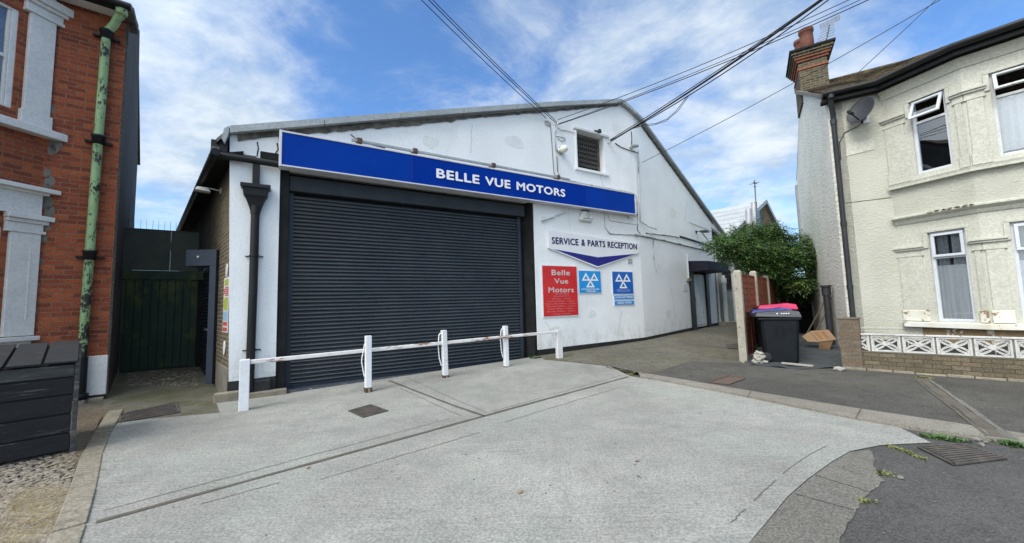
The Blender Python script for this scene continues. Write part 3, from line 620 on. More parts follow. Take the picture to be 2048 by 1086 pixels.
MB().box(SL+.236, SR-.387, .236, .285, .02, .105).build('bottom_rail', M['steel_blue'], shut, G, bevel=.006)
MB().box(SL+.152, SR-.22, .10, .298, 3.765, 4.06).build('shutter_housing', M['shutter_dark'], shut, G, bevel=.01)
MB().box(SL+.02, SR-.05, -.06, .30, -.04, .035).build('threshold', M['ledge'], gar, G, bevel=.01)
# roof: everything runs back from the front rakes along the side wall
bk = Vector((math.sin(R(-44)), math.cos(R(-44)), 0))*13.5
def P1(u, z, v=-.10): return G.w(u, v, z)
def P2(u, z, v=-.10): return G2.w(u, v, z)
top = [P1(-.27, 4.50)] + [P1(u, z+.10) for u, z in RK] + [P1(10.2, 7.715), P1(KU, 7.59)] + [P2(.45, 7.47), P2(r2[2][0], r2[2][1]+.09), P2(r2[3][0]+.15, r2[3][1]-.05)]
rm = MB(); n = len(top)
low = [q-Vector((0, 0, .07)) for q in top]
rm.add(top+[q+bk for q in top]+low+[q+bk for q in low], [(i, i+1, n+i+1, n+i) for i in range(n-1)]+[(2*n+i, 3*n+i, 3*n+i+1, 2*n+i+1) for i in range(n-1)]+[(i, 2*n+i, 2*n+i+1, i+1) for i in range(n-1)])
roof = rm.build('roof', M['roofsheet'], gar)
# back and far walls so the shell is closed
bw = MB(); A0, B0, C0 = G.w(0, 0), G2.w(wl2, 0), G.w(9.86, 0)
bw.quad(A0+bk, B0+bk, B0+bk+Vector((0, 0, 3.5)), C0+bk+Vector((0, 0, 7.6)), A0+bk+Vector((0, 0, 4.2)))
bw.quad(B0+Vector((0, 0, -.1)), B0+bk, B0+bk+Vector((0, 0, 3.9)), B0+Vector((0, 0, 3.9)))
bw.build('rear_wall', M['render_worn'], gar)
def verge(u0, z0, u1, z1, h, fr, v=-.135, name='verge_trim', mat='flash', parent=roof, off=0.0):
    return MB().prism([(u0, v, z0+off), (u1, v, z1+off), (u1, v, z1+h+off), (u0, v, z0+h+off)], (0, .12, 0)).build(name, M[mat], parent, fr)
segs = [(-.10, 4.62), (1.4, 5.108), (2.9, 5.59), (4.4, 6.066), (5.9, 6.536), (7.2, 6.946), (8.6, 7.357), (9.86, 7.72)]
for (a, b) in zip(segs, segs[1:]): verge(a[0]+.012, a[1]+.012*.32, b[0], b[1], .125, G)
MB().prism([(-.10, -.135, 4.62), (-.10, -.135, 4.745), (-.17, -.135, 4.68), (-.20, -.135, 4.50), (-.16, -.135, 4.42)], (0, .10, 0)).build('verge_trim', M['flash'], roof, G)
verge(9.862, 7.72, 10.2, 7.62, .115, G); verge(10.202, 7.62, KU, 7.50, .105, G)
verge(0.003, 7.50, .45, 7.38, .10, G2); verge(.452, 7.38, r2[2][0], r2[2][1], .085, G2); 
# ragged course under the verge
rg = MB(); f = lambda q: 4.66+q*.3125; us_ = [.02]
while us_[-1] < 9.75: us_.append(min(9.8, us_[-1]+random.uniform(.05, .14)))
lows = [f(u)-random.uniform(.075, .105)*(1.3 if u < 4.2 else .8) for u in us_]; n = len(us_)
for k in range(n-1): rg.prism([(us_[k], -.03, lows[k]), (us_[k+1], -.03, lows[k+1]), (us_[k+1], -.03, f(us_[k+1])), (us_[k], -.03, f(us_[k]))], (0, .028, 0))
rg.build('ragged_brick_course', M['rotten'], gar, G)
rg = MB()
for k in range(20):
    q = .5+k*.27; zz = 7.35-(q-.45)*(7.38-r2[2][1])/(r2[2][0]-.45); 
    if q < r2[2][0]-.2: rg.prism([(q, -.02, zz-.07), (q+.25, -.02, zz-.07-.25*.56), (q+.25, -.02, zz-.25*.56), (q, -.02, zz)], (0, .018, 0))
rg.build('ragged_brick_course', M['rotten'], gar, G2)
# brick side wall (v<0 inside), its worn cement foot, gutter and soffit
sw = MB()
sw.hexa([(0.002, -.22, -.1), (13.5, -.22, -.1), (13.5, -.002, -.1), (0.002, -.002, -.1), (0.002, -.22, 4.3), (13.5, -.22, 4.3), (13.5, -.002, 4.3), (0.002, -.002, 4.3)])
sw.build('side_wall', M['brick_side'], gar, GS)
MB().box(.05, 1.36, -.02, .02, -.05, .52).build('cement_foot', M['cement'], gar, GS, bevel=.01)
sf = MB().prism([(-.06, -.1, 4.30), (-.06, .27, 4.20), (-.06, .27, 4.23), (-.06, -.1, 4.36)], (13.5, 0, 0)); sf.build('soffit', M['black_wall'], gar, GS)
mb = MB()
for k in range(60): mb.box(k*.22, k*.22+.13, .24, .34, 4.30, 4.36)
mb.build('roof_sheet_edge', M['roofsheet'], gar, GS)
def gutter(path, r, name='gutter', mat='gutter', parent=gar, fr=None):
    return MB().tube(path, r, 10).build(name, M[mat], parent, fr)
gutter([(-.20, .31, 4.20), (4, .31, 4.19), (13.2, .31, 4.17)], .065, fr=GS)
gutter([(-.30, -.10, 4.20), (.30, -.10, 4.19), (.72, -.10, 4.18)], .062, fr=G)
MB().box(-.36, -.12, -.02, .35, 4.29, 4.50).build('box_end', M['gutter'], gar, G, bevel=.01)
dp = MB().box(.255, .365, -.11, -.02, 3.70, 4.15)
dp.build('downpipe_offset', M['gutter'], gar, G, bevel=.01)
hp = MB()
for (za, wa, ya), (zb, wb, yb) in zip(((3.74, .225, .22), (3.68, .225, .22), (3.66, .19, .19), (3.54, .18, .18), (3.50, .15, .16), (3.34, .095, .13)), ((3.68, .225, .22), (3.66, .19, .19), (3.54, .18, .18), (3.50, .15, .16), (3.34, .095, .13), (3.28, .08, .12))):
    c = .315; hp.hexa([(c-wb, -yb, zb), (c+wb, -yb, zb), (c+wb, -.012, zb), (c-wb, -.012, zb), (c-wa, -ya, za), (c+wa, -ya, za), (c+wa, -.012, za), (c-wa, -.012, za)])
hp.build('hopper_head', M['gutter'], gar, G)
pp = MB().tube([(.315, -.085, 3.36), (.315, -.085, 2), (.30, -.085, .12)], .068, 14).tube([(.315, -.085, 3.36), (.315, -.085, 3.22)], .078, 14).build('downpipe', M['gutter'], gar, G)
for zz in (2.45, .80): MB().tube([(.315, -.085, zz), (.315, -.085, zz+.03)], .08, 14).box(.18, .45, -.03, -.012, zz, zz+.02).build('bracket', M['gutter'], pp, G)
MB().box(.18, .62, -.10, -.014, .0, .30).build('pipe_boot', M['plinth'], gar, G, bevel=.03)
# broken brickwork at the top of the left pier
MB().box(.36, .668, -.012, .1, 4.28, 4.42).build('missing_render', M['black_wall'], gar, G, bevel=.012)
MB().box(-.02, .30, -.016, .1, 4.24, 4.31).build('missing_render', M['rotten'], gar, G, bevel=.01)
for pts in (((.31, 4.58), (.33, 4.46), (.31, 4.31)), ((.62, 4.62), (.64, 4.5), (.60, 4.42)), ((1.9, 5.06), (2.02, 4.98), (2.35, 4.92), (2.6, 4.9))):
    MB().tube([(a, -.004, b) for a, b in pts], .010, 5).build('crack', M['black_wall'], wall1, G)
def patch(fr, u, z, r, sx=1.4):
    m_ = random.randint(8, 11); return MB().prism([(u+r*sx*random.uniform(.7, 1.15)*math.cos(q*6.283/m_), -.003, z+r*random.uniform(.7, 1.15)*math.sin(q*6.283/m_)) for q in range(m_)], (0, .004, 0)).build('render_patch', M['render_patch'], wall1 if fr is G else gar, fr)
for u, z, r in ((3.6, 5.25, .16), (5.9, 5.7, .2), (7.0, .75, .16), (9.4, .62, .13), (8.3, 1.15, .12), (6.75, 3.7, .10), (9.7, 6.9, .18)): patch(G, u, z, r)
for u, z, r in ((1.6, 1.0, .17), (2.4, 4.6, .2), (1.1, 2.6, .1)): patch(G2, u, z, r)
for fr, u, z, du, dz in ((G, 4.6, 5.15, .1, .75), (G, 8.9, 5.25, .15, -.45), (G, 6.7, 1.0, .25, -.5), (G, 9.5, 1.2, -.2, -.7), (G2, 1.9, 1.9, .2, -1.1), (G2, 3.6, 5.2, -.3, -.8), (G, 7.3, 6.2, -.1, .5)):
    P_ = [(u+du*q/8+random.uniform(-.025, .025), -.001, z+dz*q/8) for q in range(9)]; MB().tube(P_, .0035, 4).build('hairline_crack', M['print'], wall1 if fr is G else gar, fr)
# gable window: louvres, net wire, lintel, sill
wf = MB()
wf.box(8.02, 9.10, .20, .28, 5.36, 5.41).box(8.02, 9.10, .20, .28, 6.43, 6.48).box(8.02, 8.07, .20, .28, 5.41, 6.43).box(9.04, 9.10, .20, .28, 5.41, 6.43)
gw = wf.build('window', M['rotten'], gar, G)
lv = MB()
for k in range(7):
    zz = 5.46+k*.14; lv.hexa([(8.08, .22, zz-.06), (9.03, .22, zz-.06), (9.03, .225, zz-.065), (8.08, .225, zz-.065), (8.08, .275, zz+.05), (9.03, .275, zz+.05), (9.03, .28, zz+.045), (8.08, .28, zz+.045)])
lv.build('louvre', M['louvre'], gw, G)
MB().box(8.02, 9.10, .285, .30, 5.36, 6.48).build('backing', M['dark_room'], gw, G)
wm = MB(); hx, hz = .078, .125
for i in range(14):
    for j in range(10):
        x0 = 8.03+i*hx; z0 = 5.37+j*hz + (hz/2 if i % 2 else 0)
        if x0+hx > 8.96 or z0+hz > 6.47: continue
        wig = lambda: random.uniform(-.006, .006)
        a, b, c, d_ = (x0, .03+wig(), z0), (x0+hx*.5, .03, z0+hz*.25), (x0+hx*.5, .03, z0+hz*.75), (x0, .03+wig(), z0+hz)
        e_ = (x0+hx, .03, z0)
        for s, q in ((a, b), (b, e_), (b, c), (c, d_)): wm.tube([s, q], .0032, 3, False)
wm.build('wire_netting', M['wire'], gw, G)
MB().box(7.90, 9.30, -.05, .02, 6.49, 6.56).build('lintel', M['wood_white'], gw, G, bevel=.008)
MB().box(7.90, 9.22, -.06, .02, 5.27, 5.345).build('sill', M['render'], gw, G, bevel=.008)
MB().box(7.95, 8.005, -.025, .02, 5.35, 6.48).build('surround', M['render'], gw, G)
# side door with black jambs and box canopy
jl, jr, dz0, dz1 = 3.32, 4.98, .40, 2.62
sd = MB().box(jl+.34, jr-.24, .02, .06, dz0+.02, 2.42)
sdoor = sd.build('door', M['wood_white'], gar, G2)
for a in range(6):
    x = jl+.36+a*.17; MB().box(x, x+.155, .008, .02, dz0+.10, 2.40).build('door_board', M['pvc'], sdoor, G2, bevel=.006)
MB().box(jl+.40, jl+.43, -.05, .01, 1.35, 1.55).build('handle', M['galv'], sdoor, G2, bevel=.005)
for zz in (.95, 2.0): MB().tube([(jr-.55, .012, zz), (jr-.55, -.005, zz)], .018, 8).build('bolt_head', M['rubber'], sdoor, G2)
MB().box(jl, jl+.34, -.05, .11, .15, dz1).build('door_jamb', M['black_paint'], gar, G2, bevel=.006)
MB().box(jr-.24, jr, -.05, .11, .2, dz1).build('door_jamb', M['black_paint'], gar, G2, bevel=.006)
MB().box(jl, jr, .06, .115, .2, dz1).build('door_lining', M['black_wall'], gar, G2)
MB().prism([(3.36, -.004, 2.48), (3.36, -.004, 2.90), (3.36, -.70, 2.84), (3.36, -.70, 2.50)], (1.95, 0, 0)).build('door_canopy', M['canopy'], gar, G2, bevel=.01)
# rear return wall with soil pipes and a barred window
AN = Frame(G2.w(wl2, 0), 66.0)
MB().box(0, 5.0, 0, .2, -.05, 3.9).build('annex_wall', M['annex'], gar, AN)
MB().tube([(.06, -.05, .3), (.06, -.05, 3.6)], .035, 10).build('rainwater_pipe', M['pvc'], gar, AN)
def wpix(px_, py_, v): return AN.pix(px_, py_, v)
ua = AN.pix(1450, 600, -.12)[0]; ub = AN.pix(1470, 600, -.12)[0]
MB().tube([(ua, -.12, .45), (ua, -.12, 2.15)], .085, 14).tube([(ua, -.12, 2.08), (ua, -.12, 2.30)], .11, 14).tube([(ua, -.12, 2.30), (ua, -.12, 2.42)], .06, 10).build('soil_pipe', M['pvc'], gar, AN)
MB().tube([(ub, -.12, .5), (ub, -.12, 2.5), (ub, -.12, 3.2)], .085, 14).tube([(ub, -.12, 1.1), (ub, -.12, 1.16)], .10, 14).tube([(ub, -.12, 2.6), (ub, -.12, 2.68)], .10, 14).build('soil_pipe', M['pvc'], gar, AN)
MB().box(ua-.35, ub+.15, -.35, -.01, .3, .52).build('step', M['stone'], gar, AN, bevel=.02)
x0, z1 = AN.pix(1444, 541, -.02); x1, z0 = AN.pix(1461, 578, -.02)
wb = MB()
for k in range(7): xx = x0+(x1-x0+.6)*k/6; wb.tube([(xx, -.03, z0), (xx, -.03, z1)], .014, 6)
for zz in (z0, (z0+z1)/2, z1): wb.tube([(x0, -.03, zz), (x1+.6, -.03, zz)], .016, 6)
bars = wb.build('window_bars', M['rubber'], gar, AN)
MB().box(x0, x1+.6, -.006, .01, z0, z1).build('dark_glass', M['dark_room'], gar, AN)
# steel portal and louvred door in the brick side
por = thing('steel_door_portal', GS, GS.w(1.45, .0), 'dark blue steel door portal fixed across the brick alley wall', 'door frame')
PT = Frame(GS.w(1.55, .0), 88.0)
xl, zt_ = PT.pix(372, 500); xr, zb_ = PT.pix(432, 531); xj = PT.pix(415, 640)[0]
xr = min(xr, .0)
MB().box(xl, xr, .0, .30, zb_, zt_).build('header', M['portal'], por, PT, bevel=.006)
MB().box(xj, xr, .0, .12, .0, zb_-.002).build('jamb', M['portal'], por, PT, bevel=.006)
MB().tube([((xl+xr)/2-.05, -.004, (zb_+zt_)/2+.02), ((xl+xr)/2-.05, -.02, (zb_+zt_)/2+.02)], .02, 10).build('stud', M['fitting'], por, PT)
lv = MB()
for k in range(32): lv.box(1.95, 3.9, .02, .05, .12+k*.076, .12+k*.076+.05)
ld = lv.build('louvre_door', M['steel_blue'], por, GS)
MB().box(1.95, 3.9, .0, .018, .05, 2.6).build('door_leaf', M['black_wall'], ld, GS)
MB().bar((2.3, .09, 1.12), (2.75, .09, 1.12), .03, .03).build('handle', M['galv'], ld, GS)
# ------------------------------------------------------------------ signs on the front
def board(mb, u0, u1, z0, z1, v0, v1): return mb.box(u0, u1, v0, v1, z0, z1)
V = -.25
sg = thing('fascia_sign', G, G.w(.70, V, 4.13), 'long blue fascia sign reading BELLE VUE MOTORS in white letters', 'sign')
pj = [.70]+[G.pix(q_, 330, V)[0] for q_ in (825, 1171)]+[10.06]
for k in range(3): MB().box(pj[k]+.0005, pj[k+1]-.0005, V+.012, -.015, 4.145, 4.755).build('sign_face', M[('sign_blue_b', 'sign_blue', 'sign_blue_b')[k]], sg, G)
fr_ = MB().box(.68, 10.08, V, -.013, 4.115, 4.145).box(.68, 10.08, V, -.013, 4.755, 4.79).box(.655, .70, V-.002, -.012, 4.11, 4.795).box(10.06, 10.09, V-.002, -.012, 4.11, 4.795)
fr_.build('sign_frame', M['sign_frame'], sg, G, bevel=.006)
for px_ in (825, 1171): q = G.pix(px_, 330, V)[0]; MB().box(q-.006, q+.006, V+.007, V+.013, 4.146, 4.754).build('panel_joint', M['navy'], sg, G)
a = G.pix(873, 347, V); b = G.pix(1131, 388, V)
for wd, pa, pb in (('BELLE', (872.5, 1), (959, 1)), ('VUE', (970, 1), (1021, 1)), ('MOTORS', (1033, 1), (1130.5, 1))):
    ua, ub = G.pix(pa[0], 350+(pa[0]-873)*.155, V)[0], G.pix(pb[0], 350+(pb[0]-873)*.155, V)[0]
    lettering(wd, G, V-.004, ua, ub, 4.33, 4.545, M['white_letter'], sg, .06)
lr = thing('lamp_rail', G, G.w(2.0, -.1, 4.85), 'thin grey lamp rail with dark clips above the blue fascia sign', 'lamp')
MB().box(1.9, 7.55, -.19, -.13, 4.855, 4.91).build('rail', M['flash'], lr, G, bevel=.01)
for q in (2.0, 3.15, 5.1, 7.1): MB().box(q, q+.10, -.21, -.004, 4.83, 4.94).build('clip', M['rust'], lr, G, bevel=.01)
# service sign
TL, TR, BM = G.pix(1097, 461), G.pix(1278, 489), G.pix(1197, 535)
s_l, s_r = 6.88, 10.42; zt_ = 3.42; zl = 2.96; zp = 2.47; mid_ = 8.66
ser = thing('service_sign', G, G.w(s_l, 0, zp), 'white pointed board reading SERVICE & PARTS RECEPTION over a blue chevron', 'sign')
Q = lambda x, y: (lambda q: (q[0], -.045, q[1]))(G.pix(x, y, -.045))
MB().prism([Q(1097, 496), Q(1196, 535.5), Q(1277.5, 506), Q(1278, 487.5), Q(1097, 460.5)], (0, .04, 0)).build('sign_board', M['sign_white'], ser, G)
Q = lambda x, y: (lambda q: (q[0], -.0485, q[1]))(G.pix(x, y, -.0485))
MB().prism([Q(1107.5, 498), Q(1196, 532.5), Q(1272, 507.5), Q(1196, 514.5)], (0, .003, 0)).build('chevron', M['navy'], ser, G)
for wd, xa, xb in (('SERVICE', 1103.6, 1157.4), ('&', 1162.6, 1170.5), ('PARTS', 1175.2, 1210.8), ('RECEPTION', 1215, 1273.8)):
    ua, ub = G.pix(xa, 486, -.05)[0], G.pix(xb, 490, -.05)[0]; lettering(wd, G, -.049, ua, ub, 3.065, 3.255, M['navy_text'], ser, .05)
# red hours sign
u0, u1, z0, z1 = 6.62, 7.79, 1.135, 2.47
red = thing('opening_hours_sign', G, G.w(u0, 0, z0), 'red opening hours sign reading Belle Vue Motors by the shutter', 'sign')
MB().box(u0-.03, u1+.03, -.02, -.004, z0-.03, z1+.03).build('border', M['sign_white'], red, G)
MB().box(u0, u1, -.026, -.019, z0, z1).build('sign_face', M['red_sign'], red, G)
def frac(x, y): return u0+(u1-u0)*x, z0+(z1-z0)*y
for s, xa, xb, ya, yb in (('Belle', .25, .79, .81, .925), ('Vue', .32, .73, .64, .75), ('Motors', .145, .89, .465, .575)):
    (ua, za), (ub, zb) = frac(xa, ya), frac(xb, yb); lettering(s, G, -.03, ua, ub, za, zb, M['pink_letter'], red, .055)
for i, (s, xa, xb) in enumerate((('Service Desk', .32, .74), ('Opening Hours', .28, .76), ('Monday - Closed', .25, .78), ('Tuesday 8:00am - 5:00pm', .10, .91), ('Wednesday 8:00am - 5:00pm', .04, .95), ('Thursday 8:00am - 5:00pm', .07, .92), ('Friday 8:00am - 5:00pm', .12, .87), ('Saturday 8:00am - 4:00pm', .08, .91), ('Sunday - Closed', .25, .76))):
    (ua, za), (ub, zb) = frac(xa, .425-i*.0505), frac(xb, .458-i*.0505); lettering(s, G, -.03, ua, ub, za, zb, M['pink_faint'], red, .03)
# the two triangle signs
def tri_sign(u0, u1, z0, z1, face, label, lines, cy):
    o = thing('test_station_sign', G, G.w(u0, 0, z0), label, 'sign', 'blue triangle signs')
    MB().box(u0-.025, u1+.025, -.018, -.004, z0-.022, z1+.022).build('border', M['sign_white'], o, G)
    MB().box(u0, u1, -.024, -.017, z0, z1).build('sign_face', M[face], o, G)
    W_, H__ = u1-u0, z1-z0
    m = MB()
    for (cx, cz) in ((.31, .735), (.69, .735), (.50, cy)):
        hw, hh = .20, .185
        P_ = [(cx-hw, cz-hh), (cx+hw, cz-hh), (cx, cz+hh)]; ce = (cx, cz-hh/3)
        Q_ = [(ce[0]+(x-ce[0])*.46, ce[1]+(y-ce[1])*.46) for x, y in P_]
        pts = [(u0+W_*x, -.028, z0+H__*y) for x, y in P_+Q_]
        m.add(pts, [(0, 1, 4, 3), (1, 2, 5, 4), (2, 0, 3, 5)])
    m.build('emblem', M['white_letter'], o, G)
    for s, xa, xb, ya, yb, bd in lines: lettering(s, G, -.028, u0+W_*xa, u0+W_*xb, z0+H__*ya, z0+H__*yb, M['white_letter'], o, bd*2)
    return o
tri_sign(7.87, 8.69, 1.74, 2.36, 'mot_light', 'light blue sign with three triangles reading MOTORCYCLES TESTER', (('MOTORCYCLES', .09, .90, .125, .195, .03), ('TESTER', .29, .73, .03, .10, .03)), .43)
tri_sign(9.17, 10.03, 1.70, 2.36, 'mot_dark', 'darker blue sign with three white triangles above two narrow strips', (('VEHICLE TESTING STATION', .15, .85, .155, .185, .0), ('DEPARTMENT OF TRANSPORT', .2, .8, .10, .125, .0)), .43)
for zz, s, lb in ((1.525, 'CATALYSTS TESTED', 'upper narrow blue strip reading CATALYSTS TESTED'), (1.36, 'DIESELS TESTED', 'lower narrow blue strip reading DIESELS TESTED')):
    o = thing('strip_sign', G, G.w(9.2, 0, zz), lb, 'sign', 'narrow blue strip signs')
    MB().box(9.19, 10.05, -.018, -.004, zz-.01, zz+.14).build('border', M['sign_white'], o, G)
    MB().box(9.21, 10.03, -.024, -.017, zz+.008, zz+.122).build('sign_face', M['mot_light'], o, G)
    lettering(s, G, -.028, 9.25 if s[0] == 'C' else 9.32, 9.99 if s[0] == 'C' else 9.92, zz+.04, zz+.095, M['white_letter'], o, .06)
# ------------------------------------------------------------------ fittings on the wall
o = thing('globe_lamp', G, G.w(7.5, 0, 5.80), 'white globe lamp on a round base left of the gable window', 'lamp')
c = G.pix(1128, 298, -.17); b_ = G.pix(1125, 299)
rx = Matrix.Rotation(R(90), 3, 'X')
MB().lathe([(0, 0), (.11, 0), (.10, .04), (.06, .07), (0, .07)], (c[0], -.004, c[1]), 16, rx).build('base', M['galv'], o, G)
MB().lathe([(.05, .05), (.085, .08), (.105, .13), (.105, .18), (.085, .24), (.045, .275), (0, .28)], (c[0], -.0, c[1]), 18, rx).build('globe', M['lampglass'], o, G)
a = G.pix(1172, 431, -.05); a = (a[0], a[1]-.03)
al = thing('alarm_box', G, G.w(a[0], 0, a[1]), 'white rounded triangular alarm box under the blue fascia sign', 'alarm')
def offs(pts, k, cx, cz): return [(cx+(x-cx)*k, cz+(z-cz)*k) for x, z in pts]
sh_ = [(-.26, -.10), (-.22, -.15), (.22, -.15), (.26, -.10), (.17, .13), (.12, .16), (-.12, .16), (-.17, .13)]
sh_ = [(a[0]+x*.96, a[1]+z*.96) for x, z in sh_]; n = len(sh_); in_ = offs(sh_, .82, a[0], a[1])
MB().add([(x, -.005, z) for x, z in sh_]+[(x, -.07, z) for x, z in sh_]+[(x, -.11, z) for x, z in in_], [tuple(range(n))] + [(i, (i+1) % n, n+(i+1) % n, n+i) for i in range(n)]+[(n+i, n+(i+1) % n, 2*n+(i+1) % n, 2*n+i) for i in range(n)]+[tuple(range(3*n-1, 2*n-1, -1))]).build('case', M['fitting'], al, G, bevel=.012)
em = MB()
for dx, dz in ((0, .055), (0, -.055), (.055, 0), (-.055, 0)):
    ring = [(a[0]+.03+dx+.026*math.cos(q*math.pi/4), -.114, a[1]+.035+dz+.026*math.sin(q*math.pi/4)) for q in range(9)]; em.tube(ring, .006, 4, False)
em.build('emblem', M['print'], al, G)
MB().box(a[0]-.16, a[0]+.20, -.115, -.111, a[1]-.085, a[1]-.062).build('small_print', M['print'], al, G)
MB().box(a[0]-.12, a[0]+.12, -.08, -.008, a[1]+.155, a[1]+.185).build('strobe', M['navy_text'], al, G, bevel=.01)
def cam_unit(pt, label, dark=False):
    u, z = G.pix(*pt, -.12)
    o = thing('security_camera', G, G.w(u, 0, z), label, 'camera')
    MB().lathe([(0, 0), (.06, 0), (.06, .03), (.03, .05), (.03, .10), (0, .10)], (u-.05, -.003, z), 12, rx).build('bracket', M['fitting'], o, G)
    MB().tube([(u-.13, -.10, z-.02), (u+.10, -.13, z+.02)], .055, 12).build('housing', M['galv' if dark else 'fitting'], o, G)
    MB().tube([(u+.10, -.13, z+.02), (u+.13, -.134, z+.026)], .045, 12).build('lens', M['rubber'], o, G); return o
cam_unit((1266, 432), 'small white camera at the right end of the blue fascia sign')
cam_unit((1269, 292), 'grey drum shaped camera hanging right of the gable window', True)
def flood(fr, u, z, label, col, arm=.28, sgn=-1, size=(.26, .20, .10)):
    o = thing('floodlight', fr, fr.w(u, 0, z), label, 'floodlight')
    MB().box(u-.05, u+.05, min(0, sgn*.02), max(0, sgn*.02), z-.06, z+.06).tube([(u, 0, z), (u, sgn*arm, z+.02)], .016, 8).build('arm', M[col], o, fr)
    c = Vector((u, sgn*(arm+size[1]*.4), z-.03)); w_, d_, h_ = size
    MB().hexa([(c.x-w_/2, c.y-d_/2, c.z-h_*.5), (c.x+w_/2, c.y-d_/2, c.z-h_*.5), (c.x+w_/2, c.y+d_/2, c.z-h_*.35), (c.x-w_/2, c.y+d_/2, c.z-h_*.35), (c.x-w_*.35, c.y-d_*.35, c.z+h_*.5), (c.x+w_*.35, c.y-d_*.35, c.z+h_*.5), (c.x+w_*.35, c.y+d_*.35, c.z+h_*.5), (c.x-w_*.35, c.y+d_*.35, c.z+h_*.5)]).build('head', M[col], o, fr, bevel=.012)
    return o
u, z = GS.pix(442, 382); flood(GS, u, z, 'pale floodlight on a short arm under the alley eaves', 'fitting', .20, 1, (.20, .26, .09))
u, z = G2.pix(1392, 464); flood(G2, u, z, 'black floodlight low on the right slope of the gable', 'gutter', .22, -1, (.34, .26, .08))
u, z = G.pix(1196, 262, -.1); flood(G, u, z, 'small dark spotlight above the netted gable window', 'gutter', .12, -1, (.10, .10, .12))
mm = MB(); a0, a1 = G.pix(1082, 441, -.015), G.pix(1130, 424, -.015); mm.bar((a0[0], -.015, a0[1]), (a0[0]*.45+a1[0]*.55, -.015, a0[1]*.5+a1[1]*.5), .02, .12, (0, 1, 0)).bar((a0[0]*.42+a1[0]*.58, -.02, a0[1]*.42+a1[1]*.58), (a1[0], -.02, a1[1]), .02, .10, (0, 1, 0))
o = mm.build('broken_bracket', M['fitting'], None, G); tag(o, 'broken white strip fixed aslant below the fascia sign', 'bracket')
a0 = G.pix(1254, 516); a1 = G.pix(1264, 527); mb = MB().box(a0[0], a1[0], -.012, -.003, a1[1], a0[1])
o = thing('wall_vent', G, G.w(a0[0], 0, a1[1]), 'small white louvred vent below the right tip of the service board', 'vent')
mb.build('frame', M['render'], o, G)
mb = MB()
for k in range(3): zz = a1[1]+(a0[1]-a1[1])*(k+.3)/3; mb.box(a0[0]+.01, a1[0]-.01, -.03, -.011, zz, zz+.015)
mb.build('louvre', M['print'], o, G)
a0 = G2.pix(1366, 569); a1 = G2.pix(1372, 582); o = MB().box(a0[0], a1[0]+.1, -.012, -.003, a1[1], a0[1]).build('door_notice', M['sign_frame'], None, G2); tag(o, 'small pale notice on the white wall left of the side door', 'notice')
mb = MB(); q0 = G2.pix(1374, 508, -.03); q1 = G2.pix(1374, 556, -.03); mb.tube([(q0[0], -.03, q0[1]), (q0[0], -.03, q1[1])], .03, 10); 
o = thing('door_conduit', G2, G2.w(q0[0], 0, q1[1]), 'short white conduit with a timber block beside the door canopy', 'conduit')
mb.build('pipe', M['pvc'], o, G2); MB().box(q0[0]-.12, q0[0]+.16, -.07, -.003, q1[1]-.12, q1[1]).build('block', M['stone'], o, G2, bevel=.008)
# notices on the brick return
def notice(name, px0, px1, label, rows, cat='notice', n_top=.004):
    a = GS.pix(*px0, .01); b = GS.pix(*px1, .01); u0, u1 = min(a[0], b[0]), max(a[0], b[0]); z0, z1 = min(a[1], b[1]), max(a[1], b[1])
    o = thing(name, GS, GS.w(u0, 0, z0), label, cat); MB().box(u0, u1, .004, .012, z0, z1).build('sheet', M['paper'], o, GS)
    for (mt, xa, xb, ya, yb) in rows: MB().box(u1-(u1-u0)*xb, u1-(u1-u0)*xa, .0125, .016, z0+(z1-z0)*ya, z0+(z1-z0)*yb).build('printed_panel', M[mt], o, GS)
    return o
NZ = dict(u0=.22, u1=.80)
o = thing('safety_notice', GS, GS.w(.25, 0, 1.1), 'tall safety notice with green, red and blue panels on the brick', 'notice')
MB().box(.22, .78, .004, .012, 1.12, 2.12).build('sheet', M['paper'], o, GS)
for mt, xa, xb, ya, yb in (('paper_green', .28, .66, 1.97, 2.08), ('paper_red', .26, .60, 1.78, 1.94), ('paper_green', .26, .62, 1.52, 1.75), ('paper_blue', .26, .74, 1.33, 1.50), ('paper_red', .28, .48, 1.24, 1.31), ('paper_red', .52, .72, 1.24, 1.31), ('paper_red', .28, .48, 1.14, 1.21), ('paper_red', .52, .72, 1.14, 1.21), ('paper_red', .66, .72, 1.82, 1.92), ('paper_green', .66, .72, 1.55, 1.72)):
    MB().box(xa, xb, .0125, .016, ya, yb).build('printed_panel', M[mt], o, GS)
for k in range(4): MB().box(.30, .56, .0165, .018, 1.80+k*.035, 1.81+k*.035).build('print_line', M['paper'], o, GS)
for zz, lb in ((2.24, 'white oval plaque above the tall safety notice'), (.84, 'white oval plaque below the tall safety notice')):
    mb = MB(); mb.prism([(.48+.10*math.cos(q*math.pi/6), .005, zz+.13*math.sin(q*math.pi/6)) for q in range(12)], (0, .018, 0)); o = mb.build('wall_plaque', M['fitting'], None, GS, bevel=.006); tag(o, lb, 'plaque', 'white oval plaques')
